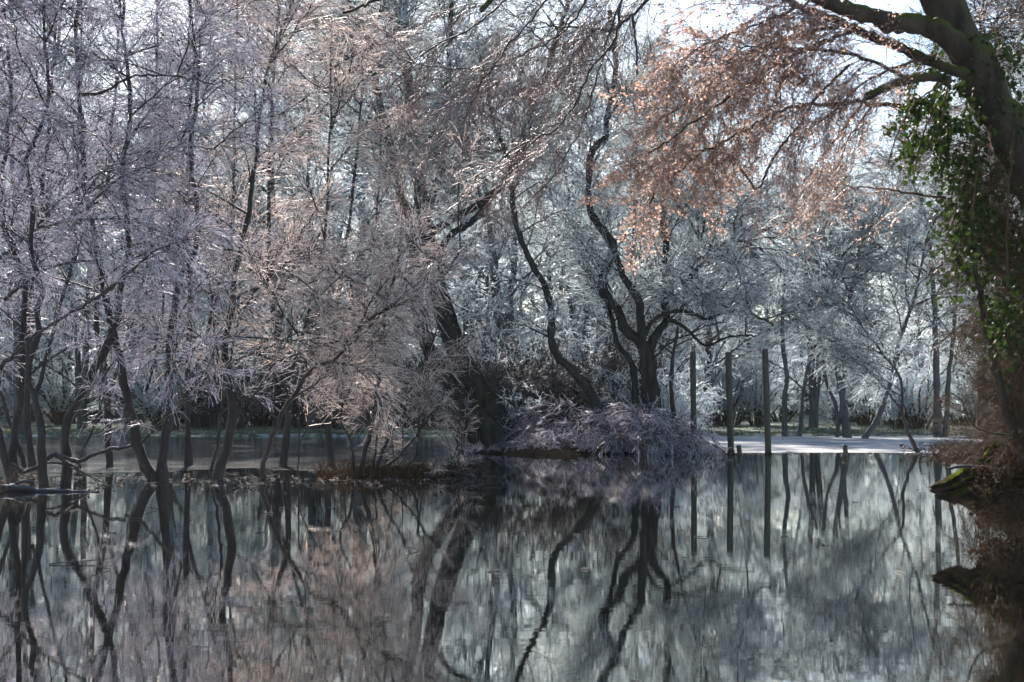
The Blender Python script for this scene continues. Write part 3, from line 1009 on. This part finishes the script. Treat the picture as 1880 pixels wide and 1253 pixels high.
for lab, stems, n, off in TH:
    D = ground_D(stems[0][0][0][1]) + 0.0
    prot = P_frost if stems[0][0][0][0] < 395 else P_sun_tint  # right-hand trees take the rime with sunlight put into its colour
    traced_tree('flooded_tree', lab, 'tree', stems, D, prot, [max(1, round(c * (0.75 if i == 0 else 0.6))) for i, c in enumerate(n)], None, M_bark, scale=(0.5, 1.0), t0=0.2, pitch=(-8, 45), yaw=(160, 380), fat=0.88, tp=0.6, dD=rng.uniform(-1.0, 1.2))

traced_tree('tangled_shrub', 'many-stemmed sunlit pink-tinted frosted shrub growing from the low mud bank', 'shrub',
            [([(661, 876), (670, 832), (683, 776), (689, 754), (692, 714), (699, 676), (706, 633), (705, 604), (711, 550), (725, 504), (737, 428), (740, 360)], 5, 1.6),
             ([(649, 874), (648, 839), (645, 812), (628, 776), (627, 750), (638, 723), (650, 706)], 4.2, 2),
             ([(690, 870), (712, 810), (734, 772), (748, 741), (757, 707), (777, 674), (792, 642), (800, 615), (812, 570)], 4, 1.3),
             ([(683, 874), (723, 846), (748, 819), (766, 797), (786, 765), (803, 752)], 4, 1.8),
             ([(732, 877), (761, 841), (768, 799), (768, 772), (785, 743), (800, 700)], 3.5, 1.5),
             ([(683, 872), (689, 832), (694, 776), (695, 736), (688, 640)], 2.6, 1.2),
             ([(817, 874), (835, 834), (841, 817)], 3, 1.5)],
            ground_D(875), P_sun_tint, [13, 5, 10, 5, 4, 6, 2], scale=(0.28, 0.58), t0=0.22, pitch=(15, 65))

# extra frosted trees behind the first row of the thicket
for px, D, H, lab in ((60, 27, -60, 'frosted tree hidden deep in the thicket behind the third trunk'),
                      (200, 28.5, -100, 'frosted tree deep in the thicket between the crooked trunk and the splayed pair'),
                      (345, 29.5, -90, 'frosted tree behind the splayed pair of trunks'),
                      (520, 29, -20, 'frosted tree behind the tall bent trunk and the arching trunk'),
                      (610, 30, 160, 'frosted tree behind the tangled shrub')):
    py = 748 + F * CAM_H / D
    x2 = px + rng.uniform(-40, 40)
    traced_tree('flooded_tree', lab, 'tree',
                [([(px, py), (px + rng.uniform(-12, 12), py - 140), (px + rng.uniform(-25, 25), py - 300), (x2, (py - 300 + H) / 2), (x2 + 20, H)], 7, 2),
                 ([(px + 2, py - 130), (px + 50, py - 300), (px + 80, py - 450), (px + 90, H + 60)], 4, 1.5)],
                D, P_frost if px < 500 else P_sun_tint, [16, 8] if px < 600 else [9, 5], None, M_bark, scale=(0.7, 1.15), t0=0.25, pitch=(-20, 45), yaw=(160, 380), tp=0.6)

# ------------------------------------------------------------------ posts and stumps
def post(px, top, base, w, lean, lab):
    D = ground_D(base)
    b, t = at(px + lean, base, D), at(px, top, D)
    r = w / 2 * D / F
    root = thing('wooden_post', lab, 'post', (b[0], b[1], 0), 'tall wooden posts standing in the water')
    h = t[2]
    zs = np.concatenate([np.linspace(-0.6, h - 0.03, 14), [h - 0.012, h, h]])
    rr = np.concatenate([np.full(14, r) * (1 + rng.normal(size=14) * 0.02), [r * 0.96, r * 0.86, 0.002]])
    ln = np.stack([(t[0] - b[0]) * zs / h, zs * 0, zs], -1)
    v, q = tubes(ln[None] + np.array((0, 0, 1e-6)) * np.arange(len(zs))[None, :, None], rr[None], 14)
    v = v + rng.normal(size=v.shape) * 0.002
    mb = MB()
    mb.add(v, q)
    link('shaft', mb.mesh('post_shaft', [M_post]), root)
    # band of dried weed at the flood line
    mb = MB()
    a = np.arange(22) * 2 * math.pi / 22
    p0 = np.stack([np.cos(a) * r * 1.02, np.sin(a) * r * 1.02, rng.uniform(0.02, 0.10, 22)], -1)
    mb.tube(np.stack([p0, p0 * np.array((1.08, 1.08, 1)) - np.array((0, 0, 0.1))], 1), np.tile([[0.008, 0.004]], (22, 1)), 4)
    link('weed_band', mb.mesh('weed_band', [M_bank]), root)


post(1272, 645, 832.5, 11, 2, 'left post of the three, half hidden by the frosted bush')
post(1337, 647, 833, 11.5, 5, 'middle post of the three tall wooden posts')
post(1404.5, 642, 833.5, 11.5, 6, 'right post of the three, clear of the bush, in front of the ice')


def stump(px, top, base, w, lab):
    D = ground_D(base)
    b, t = at(px, base, D), at(px - 2, top, D)
    r = w / 2 * D / F
    h = t[2]
    zs = np.array([-0.4, 0, h * 0.5, h * 0.93, h, h])
    rr = np.array([r, r, r * 0.97, r * 0.95, r * 0.8, 0.003])
    v, q = tubes(np.stack([(t[0] - b[0]) * zs / h, zs * 0, zs + np.arange(6) * 1e-6], -1)[None], rr[None], 12)
    mb = MB()
    mb.add(v + rng.normal(size=v.shape) * 0.004, q)
    o = link('stump', mb.mesh('stump', [M_post]))
    o.location = (b[0], b[1], 0)
    tag(o, lab, 'stump')


stump(1553, 817, 834, 9, 'short cut stump at the near edge of the ice right of the posts')
stump(1358, 818, 836, 9, 'small broken stump at the waterline between the middle and right posts')

# ------------------------------------------------------------------ fallen wood on the water, left
rt = thing('fallen_branch', 'fallen branch bent in shallow arches just above the water at the left', 'branch', base_of([(41, 868)], 22.5))
for pts, r0, r1 in (([(-30, 810), (0, 835), (41, 868), (74, 853), (100, 835), (143, 848), (179, 832), (232, 821)], 5, 3.5),
                    ([(100, 836), (128, 852), (160, 872), (185, 884)], 3, 1.5),
                    ([(85, 850), (110, 851), (150, 868), (180, 880)], 2.2, 1.2)):
    stem(rt, 'limb', pts, r0, r1, 21.8, 22.4, M_bark, flare=False, sub=False)
rt = thing('fallen_log', 'dark waterlogged log lying half sunk at the foot of the leftmost trunks', 'log', base_of([(10, 900)], 20.6))
stem(rt, 'trunk', [(-40, 897), (10, 896), (60, 900), (120, 903), (182, 904)], 9, 2.5, 20.4, 20.2, M_bark, flare=False, sub=False)
stem(rt, 'limb', [(20, 893), (45, 884), (62, 886)], 4, 2, 20.4, 20.4, M_bark, flare=False, sub=False)
dress(rt, np.array([at(0, 896, 20.5), at(60, 899, 20.5)]), P_brush, 4, 0, 1, (0.2, 0.3), pitch=(0, 50))
rt = thing('floating_stick', 'twisted floating stick right of the tall bent trunk', 'stick', base_of([(420, 890)], 21.9))
stem(rt, 'limb', [(388, 893), (420, 892), (438, 889)], 1.6, 2.2, 21.9, 21.9, M_bark, flare=False, sub=False)
stem(rt, 'limb', [(408, 872), (424, 880), (440, 888)], 1.4, 2.4, 21.9, 21.9, M_bark, flare=False, sub=False)
rt = thing('driftwood', 'dark driftwood heaped at the right tip of the mud bank', 'driftwood', base_of([(850, 874)], 24.2))
stem(rt, 'limb', [(780, 872), (820, 866), (850, 872), (874, 876)], 3.5, 3, 24.2, 24.2, M_bark, flare=False, sub=False)
stem(rt, 'limb', [(845, 876), (862, 866), (876, 864)], 2.5, 1.5, 24.2, 24.2, M_bark, flare=False, sub=False)
dress(rt, np.array([at(770, 873, 24.2), at(870, 873, 24.2)]), P_brush + P_sun_tint, 8, 0, 1, (0.16, 0.3), pitch=(0, 40))

# brown dead stalks at the foot of the shrub
mb = MB()
n = 900
bx = np.array([at(x, 869, 24.4) for x in rng.uniform(580, 860, n)])
bx[:, 1] += rng.uniform(-0.3, 0.8, n)
bx[:, 2] = 0.02
tp = bx + np.stack([rng.normal(size=n) * 0.1, rng.normal(size=n) * 0.08, rng.uniform(0.05, 0.3, n)], -1)
mb.tube(np.stack([bx, tp], 1), np.tile([[0.006, 0.003]], (n, 1)), 3)
leaves_on(mb, np.stack([bx, tp], 1), 1, 0.05, 1)
o = link('dead_stalks', mb.mesh('dead_stalks', [M_brown, M_deadleaf]), None, 'stuff')
tag(o, 'brown dead stalks and leaves on the mud bank under the tangled shrub', 'undergrowth', None, 'stuff')

# bramble clump at the right waterline
mb = MB()
n = 70
a = rng.uniform(0, math.pi, n)
c0 = np.stack([rng.normal(size=n) * 0.5, rng.normal(size=n) * 0.35, np.zeros(n)], -1)
d = np.stack([np.cos(a), rng.normal(size=n) * 0.5, np.sin(a) * 0.35], -1)
s = np.linspace(0, 1, 7)[None, :, None]
A = c0[:, None] + 0.9 * (d[:, None] * s + np.array((0, 0, 0.55)) * s * (1.15 - s))
mb.tube(A, taper(n, 7, 0.008, 0.004), 4)
B, _ = grow(A, 5, 0.25, (20, 70), grav=0.2, K=4)
mb.tube(B, taper(len(B), 4, 0.005, 0.003), 3)
leaves_on(mb, B, 4, 0.09, 1)
o = link('bramble', mb.mesh('bramble', [M_brown, M_deadleaf]))
p = at(1775, 832, 36.8)
o.location = (p[0], p[1], -0.05)
o.scale = (0.95, 1, 0.75)
tag(o, 'low dark bramble clump at the waterline left of the tangled bank', 'bramble')

# ------------------------------------------------------------------ right bank: old mossy tree, ivy, brush, log
DT = 13.0
rt = thing('old_tree', 'old mossy tree leaning out over the water from the right bank', 'tree', base_of([(1960, 930)], DT))
T0 = [(2030, 940), (2010, 700), (1975, 520), (1915, 370), (1855, 245), (1805, 150), (1765, 75), (1722, -10), (1690, -90)]
o, trunk_l = stem(rt, 'trunk', T0, 46, 34, DT, DT, M_bark_big, sides=16, rough=0.05)
limbs = {}
for key, pts, r0, r1, dd in (
        ('a', [(1770, 95), (1730, 62), (1690, 46), (1640, 42), (1605, 32), (1552, 16), (1498, -6), (1420, -40)], 24, 10, -0.6),
        ('b', [(1775, 140), (1730, 122), (1696, 107), (1659, 90), (1602, 67), (1552, 44), (1485, 20), (1440, -2), (1380, -30)], 11, 5, 0.3),
        ('c', [(1740, 148), (1719, 142), (1679, 144), (1635, 157), (1592, 178)], 9, 7, -0.8),
        ('d', [(1680, 150), (1649, 137), (1598, 111), (1545, 97), (1468, 90), (1411, 87), (1354, 86)], 4, 1.6, -0.5),
        ('e', [(1568, 55), (1520, 75), (1464, 97), (1411, 127), (1350, 171), (1283, 218), (1230, 255), (1190, 282)], 3.6, 1.6, 0.5),
        ('f', [(1660, 196), (1538, 191), (1470, 196), (1438, 203), (1384, 231), (1334, 258), (1283, 285), (1250, 312), (1211, 340), (1188, 378)], 4.2, 1.8, 0.8),
        ('g', [(1541, 48), (1468, 67), (1401, 87), (1330, 130), (1260, 190), (1200, 230)], 3.4, 1.4, 0.8),
        ('h', [(1560, 120), (1498, 181), (1468, 228), (1440, 262), (1418, 295), (1392, 347), (1376, 330), (1360, 311)], 3.0, 2.0, -0.4),
        ('i', [(1736, 364), (1652, 352), (1620, 347), (1585, 344), (1540, 340)], 2.6, 1.0, 0.6),
        ('j', [(1600, 165), (1565, 215), (1530, 262), (1500, 300), (1475, 335)], 2.6, 1.2, 0.3),
        ('k', [(1620, 160), (1590, 210), (1560, 250), (1540, 300), (1510, 345)], 2.2, 1.0, 0.7),
        ('l', [(1498, -6), (1430, 30), (1350, 60), (1280, 90), (1230, 130)], 3.2, 1.4, 0.9),
        ('m', [(1720, 100), (1660, 120), (1590, 150), (1500, 230), (1450, 265)], 3.0, 1.2, -0.7)):
    nm = 'limb' if r0 > 6 else 'branch'
    o, ln = stem(rt, nm, pts, r0, r1, DT - 0.2, DT + dd, M_bark_big if r0 > 3.9 else M_brown, sides=10, flare=False)
    limbs[key] = ln


def along(ln, protos, n, t0, t1, scale, spread=0.5, down=0.2):
    K = len(ln)
    for i in range(n):
        t = t0 + (t1 - t0) * (i + rng.random()) / n
        x = min(t * (K - 1), K - 1.001)
        j = int(x)
        pos = ln[j] + (ln[j + 1] - ln[j]) * (x - j)
        T = (ln[j + 1] - ln[j]) / np.linalg.norm(ln[j + 1] - ln[j])
        d = T + rng.normal(size=3) * spread + np.array((0, 0, -down))
        me = protos[int(rng.integers(len(protos)))]
        link('branch', me, rt, None, Matrix.Translation(-rt.location) @ frame(pos, d, rng.uniform(*scale), rng.normal() * 0.7))


for key, n, t0, t1, sc in (('e', 14, 0.4, 1.0, (0.35, 0.6)), ('f', 22, 0.35, 1.0, (0.35, 0.6)), ('g', 13, 0.4, 1.0, (0.35, 0.6)), ('l', 18, 0.4, 1.0, (0.35, 0.6)), ('d', 8, 0.7, 1.0, (0.35, 0.55))):
    along(limbs[key], P_beech, n, t0, t1, sc)
for key, n, t0, t1, sc in (('a', 16, 0.4, 1.0, (0.5, 0.8)), ('b', 20, 0.3, 1.0, (0.5, 0.8)), ('d', 28, 0.1, 1.0, (0.4, 0.6)), ('e', 14, 0.05, 0.5, (0.4, 0.6)), ('f', 14, 0.1, 0.5, (0.4, 0.6)), ('g', 12, 0.05, 0.5, (0.4, 0.6)),
                           ('h', 16, 0.1, 0.8, (0.3, 0.5)), ('j', 14, 0.1, 1.0, (0.3, 0.5)), ('k', 14, 0.1, 1.0, (0.3, 0.5)), ('m', 28, 0.05, 1.0, (0.3, 0.6)), ('c', 10, 0.3, 1.0, (0.3, 0.5)), ('i', 6, 0.1, 1.0, (0.3, 0.5))):
    along(limbs[key], P_beech_thin, n, t0, t1, sc, 0.45, 0.3)

# pendulous tree whose branches hang in from above
rt2 = thing('overhanging_tree', 'tree above the picture whose reddish iced branches hang down at the top centre', 'tree', (at(1400, 0, 16.5)[0], 16.5, 0))
o, tl = stem(rt2, 'trunk', [(1330, -420), (1250, -250), (1180, -140), (1090, -90), (980, -60)], 20, 8, 16.5, 16.0, M_bark_big, flare=False)
hl = []
for pts, r0, r1, dd in (
        ([(1240, -80), (1190, 0), (1153, 34), (1119, 55), (1066, 50), (1032, 52), (992, 40)], 4.5, 1.5, 0.2),
        ([(1150, -110), (1133, 57), (1082, 134), (1059, 188), (1019, 238), (955, 268), (900, 310)], 3.2, 1.2, -0.4),
        ([(1100, -95), (1060, 30), (990, 85), (915, 120), (841, 127), (760, 118), (722, 98)], 2.6, 1.0, 0.3),
        ([(1060, -85), (980, 30), (930, 90), (880, 160), (840, 250), (800, 300)], 2.6, 1.0, -0.5),
        ([(1000, -65), (905, 20), (850, 60), (790, 90), (740, 140)], 2.6, 1.0, 0.4),
        ([(1160, 25), (1168, 80), (1170, 138)], 2.6, 2.0, 0.0),
        ([(1180, -120), (1110, 90), (1080, 200), (1050, 270), (1000, 340), (960, 380)], 2.8, 1.0, 0.7),
        ([(940, -55), (700, -2), (668, 12), (630, 24)], 5, 2.2, -0.8),
        ([(930, -55), (905, -8), (884, 20)], 7, 5, -0.3)):
    o, ln = stem(rt2, 'branch', pts, r0, r1, 16.2, 16.2 + dd, M_bark_big if r0 > 4.8 else M_bark, sides=8, flare=False)
    hl.append(ln)
rt_keep, rt = rt, rt2
for k, n in ((0, 20), (1, 16), (2, 15), (3, 15), (4, 12), (6, 16)):
    K = len(hl[k])
    for i in range(n):
        t = 0.15 + 0.8 * (i + rng.random()) / n
        x = min(t * (K - 1), K - 1.001)
        j = int(x)
        pos = hl[k][j]
        d = np.array((-1.0, rng.normal() * 0.5, -0.25)) + rng.normal(size=3) * np.array((0.4, 0.3, 0.3))
        link('branch', P_hang[int(rng.integers(4))], rt, None, Matrix.Translation(-rt.location) @ frame(pos, d, rng.uniform(0.3, 0.62), rng.normal() * 0.5))
rt = rt_keep

# twigs filling the corner beyond the trunk
for k in range(110):
    p = at(rng.uniform(1775, 1900), rng.uniform(-30, 330), DT + rng.uniform(0.3, 1.6))
    a = rng.uniform(0, 6.28)
    link('branch', (P_brush + P_beech_thin)[k % 7], rt, None, Matrix.Translation(-rt.location) @ frame(p, (math.cos(a), math.sin(a), rng.uniform(-0.5, 0.5)), rng.uniform(0.22, 0.4), rng.normal()))

# tangled brush on the right bank
rt = thing('tangled_thicket', 'tangled leafless brown thicket with dead stems on the right bank', 'thicket', base_of([(1870, 940)], 13.6))
for pts, r0, r1, D0, D1 in (
        ([(1885, 870), (1870, 825), (1851, 763), (1836, 710), (1824, 664), (1812, 610), (1805, 575), (1792, 491), (1775, 391), (1772, 320)], 10, 3, 13.2, 13.0),
        ([(1870, 850), (1860, 790), (1868, 700), (1850, 620), (1858, 520), (1845, 420)], 8, 3, 13.6, 13.8),
        ([(1905, 880), (1895, 760), (1880, 650), (1890, 520), (1870, 420)], 12, 5, 13.8, 14.0),
        ([(1836, 560), (1870, 590), (1905, 600)], 7, 6, 13.1, 13.1),
        ([(1812, 470), (1840, 500), (1890, 505)], 6, 5, 13.1, 13.1),
        ([(1830, 300), (1828, 335), (1808, 352), (1790, 345)], 5, 3, 12.6, 12.6),
        ([(1758, 475), (1768, 495), (1790, 510)], 6, 4, 13.0, 13.1),
        ([(1850, 800), (1800, 790), (1780, 770), (1765, 735), (1745, 722)], 2.2, 1, 13.0, 12.6)):
    o, ln = stem(rt, 'stem', pts, r0, r1, D0, D1, M_bark_big, sides=8, flare=False)
    dress(rt, ln, P_brush, max(4, len(pts) * 2), 0.0, 1.0, (0.08, 0.2), pitch=(-30, 60), name='twigs')
for k in range(290):
    py = rng.uniform(330, 930)
    xl = np.interp(py, [330, 450, 550, 650, 720, 790, 850, 930], [1782, 1788, 1800, 1820, 1832, 1832, 1830, 1825])
    px = xl + 110 * rng.random() ** 0.8
    D = 13.0 + rng.uniform(0, 2.4)
    p = at(px, py, D)
    a = rng.uniform(0, 6.28)
    link('twigs', P_brush[k % 4], rt, None, Matrix.Translation(-rt.location) @ frame(p, (math.cos(a) * 0.5 - 0.15, math.sin(a) * 0.6, rng.choice([-1, 1]) * rng.uniform(0.3, 1.2)), rng.uniform(0.15, 0.32), rng.normal()))
brush_root = rt

# ivy: leaves that can be picked out are parts
iv = thing('ivy', 'glossy green ivy hanging from the old mossy tree at the upper right', 'ivy', at(1720, 250, 12.8))


def ivy_leaf():
    # five-lobed, slightly folded
    pts = [(0, 0), (0.28, 0.02), (0.5, 0.3), (0.33, 0.45), (0.36, 0.72), (0.12, 0.78), (0, 1.1)]
    left = [(-x, y) for x, y in pts[1:-1]][::-1]
    v = [(x, y, 0.22 * abs(x) - 0.12 * y * y) for x, y in pts] + [(x, y, 0.22 * abs(x) - 0.12 * y * y) for x, y in left]
    v.append((0, 0.4, -0.06))
    n = len(v) - 1
    me = bpy.data.meshes.new('ivy_leaf')
    me.from_pydata(v, [], [(k, k + 1, (k + 2) % n, n) for k in range(0, n, 2)])
    me.materials.append(M_ivy)
    return me


LEAF = ivy_leaf()
mass = MB()
lv = np.array([v.co[:] for v in LEAF.vertices])
lf = np.array([list(p.vertices) for p in LEAF.polygons])


def leaf_matrix(p, s):
    yaw = rng.uniform(0, 6.28)
    return Matrix.Translation(Vector(p)) @ Matrix.Rotation(yaw, 4, 'Z') @ Matrix.Rotation(R(rng.uniform(200, 300)), 4, 'X') @ Matrix.Rotation(rng.normal() * 0.4, 4, 'Y') @ Matrix.Scale(s, 4)


def in_ivy():
    k = rng.random()
    if k < 0.5:
        px, py = rng.normal(1715, 45), rng.normal(225, 55)
        if px < 1615 + abs(py - 235) * 0.45 or py > 335 or math.sin(px * 0.11) + math.sin(py * 0.09 + px * 0.05) < -0.75:
            return None
    elif k < 0.72:
        px, py = rng.normal(1770, 30), rng.normal(400, 70)
        if px < 1700 or py > 560:
            return None
    elif k < 0.88:
        px, py = rng.uniform(1780, 1885), rng.uniform(60, 520)
    else:
        px, py = rng.normal(1845, 25), rng.normal(590, 40)
    return px, py


cnt = 0
while cnt < 3400:
    q = in_ivy()
    if q is None:
        continue
    front = cnt < 280
    p = at(*q, 12.3 + rng.uniform(0, 0.35) if front else 12.6 + rng.uniform(0, 1.0))
    m = Matrix.Translation(-iv.location) @ leaf_matrix(p, rng.uniform(0.035, 0.065))
    if front:
        link('leaf', LEAF, iv, None, m)
    else:
        mm = np.array(m)
        mass.add(lv @ mm[:3, :3].T + mm[:3, 3], lf, 0, smooth=False)
    cnt += 1
link('leaf_mass', mass.mesh('leaf_mass', [M_ivy]), iv, 'stuff')
for pts in ([(1740, 150), (1715, 200), (1690, 260), (1678, 325)], [(1735, 150), (1680, 190), (1650, 240), (1630, 300)], [(1790, 250), (1770, 330), (1745, 420), (1720, 470)],
            [(1800, 260), (1790, 350), (1780, 450)], [(1860, 240), (1850, 400), (1845, 560)], [(1745, 140), (1730, 210), (1725, 300)]):
    stem(iv, 'vine', pts, 2.2, 1.2, 12.6, 12.5, M_brown, sides=5, flare=False)

# mossy rotten log at the waterline
lg = thing('mossy_log', 'rotten hollow log with bright moss jutting from the right bank over the water', 'log', base_of([(1780, 920)], 13.6))


def slab(name, top, bot, D, thick, mat, seed):
    r2 = np.random.default_rng(seed)
    n, m = 60, 28
    t = smooth_line(np.array([at(x, y, D) for x, y in top]), n)
    b = smooth_line(np.array([at(x, y, D) for x, y in bot]), n)
    a = np.arange(m) * 2 * math.pi / m
    v = []
    jag = r2.uniform(-1.5, 5, m)
    for i in range(n):
        c = (t[i] + b[i]) / 2
        hz = (t[i] - b[i]) / 2
        fl = 1 + 0.2 * np.sin(a * 3 + seed) * np.sin(i * 0.3 + seed) + 0.22 * np.sin(a * 6 + i * 0.12 + seed) + 0.1 * np.sin(a * 9 - i * 0.35) + r2.normal(size=m) * 0.1
        e = min(1, (i + 0.4) / 4)
        for k in range(m):
            v.append(c + (hz * math.sin(a[k]) * (0.45 + 0.55 * e) + np.array((0, thick * e * math.cos(a[k]), 0))) * fl[k] + (t[1] - t[0]) * jag[k] * max(0, 1 - i / 9))
    v = np.array(v)
    i = np.arange(n * m).reshape(n, m)
    q = np.stack([i[:-1], np.roll(i[:-1], -1, 1), np.roll(i[1:], -1, 1), i[1:]], -1).reshape(-1, 4)
    mb = MB()
    mb.add(v, q)
    cap = np.vstack([v[:m], v[:m].mean(0, keepdims=True)])
    mb.add(cap, np.array([[k, m, (k + 2) % m, k + 1] for k in range(0, m, 2)]), 0)
    me = mb.mesh(name, [mat])
    me.transform(Matrix.Translation(-lg.location))
    return link(name, me, lg)


slab('trunk', [(1706, 890), (1735, 883), (1766, 866), (1804, 842), (1850, 815), (1920, 790)], [(1707, 907), (1735, 906), (1770, 902), (1810, 898), (1855, 895), (1920, 890)], 13.6, 0.16, M_log, 1)
slab('broken_shell', [(1716, 908), (1745, 904), (1780, 890), (1830, 870), (1900, 850)], [(1718, 917), (1748, 922), (1782, 920), (1830, 915), (1900, 905)], 13.45, 0.09, M_log, 2)
slab('root', [(1788, 925), (1810, 905), (1850, 890), (1900, 880)], [(1790, 936), (1812, 930), (1850, 915), (1900, 905)], 13.3, 0.06, M_log, 3)
stem(lg, 'snag', [(1738, 861), (1765, 857), (1800, 858), (1850, 862)], 2.4, 4, 13.3, 13.4, M_bark, flare=False, sub=False)

# litter of leaves and twigs on the bank
mb = MB()
n = 1500
bx = np.array([at(x, y, d) for x, y, d in zip(rng.uniform(1795, 1890, n), rng.uniform(845, 965, n), rng.uniform(13.1, 13.9, n))])
bx[:, 2] = np.maximum(bx[:, 2], 0.02)
tp = bx + rng.normal(size=(n, 3)) * np.array((0.06, 0.06, 0.05))
mb.tube(np.stack([bx, tp], 1), np.tile([[0.003, 0.002]], (n, 1)), 3)
leaves_on(mb, np.stack([bx, tp], 1), 1, 0.05, 1)
o = link('leaf_litter', mb.mesh('leaf_litter', [M_brown, M_deadleaf]), None, 'stuff')
tag(o, 'brown leaf litter and twigs over the right bank below the thicket', 'leaf litter', None, 'stuff')


# flotsam caught along the waterlines
mb = MB()
n = 700
fx = np.concatenate([rng.uniform(-60, 900, 520), rng.uniform(1320, 1760, 120), rng.uniform(0, 1700, 60)])
fy = np.concatenate([rng.normal(884, 9, 520), rng.normal(834, 1.2, 120), 870 + 190 * rng.random(60) ** 2])
fy = np.maximum(fy, 832)
p0 = np.array([at(x, y, ground_D(y)) for x, y in zip(fx, fy)])
p0[:, 2] = 0.006
th = rng.uniform(0, 6.28, n)
ln = rng.uniform(0.03, 0.16, n) * np.where(rng.random(n) < 0.12, 3, 1)
p1 = p0 + np.stack([np.cos(th) * ln, np.sin(th) * ln, rng.random(n) ** 3 * 0.05], -1)
mb.tube(np.stack([p0, p1], 1), np.tile([[0.005, 0.003]], (n, 1)), 4)
leaves_on(mb, np.stack([p0, p1], 1)[:450], 1, 0.05, 1, droop=0.0)
o = link('flotsam', mb.mesh('flotsam', [M_bark, M_deadleaf]), None, 'stuff')
tag(o, 'scattered twigs and dead leaves floating along the waterlines', 'flotsam', None, 'stuff')

# ------------------------------------------------------------------ winter haze: one closed box of thin even air
bx = np.array([(x, y, z) for z in (-1.5, 34) for y in (-100, 3100) for x in (-2600, 2600)], float)
mb = MB()
mb.add(bx, np.array([[0, 2, 3, 1], [4, 5, 7, 6], [0, 1, 5, 4], [2, 6, 7, 3], [0, 4, 6, 2], [1, 3, 7, 5]]), 0, False)
m, nt, out = newmat('haze_air')
pv = nt.nodes.new('ShaderNodeVolumePrincipled')
pv.inputs['Density'].default_value = 0.0002
pv.inputs['Color'].default_value = (0.92, 0.97, 1.0, 1)
nt.links.new(pv.outputs[0], out.inputs['Volume'])
link('haze', mb.mesh('haze', [m]), None, 'stuff')
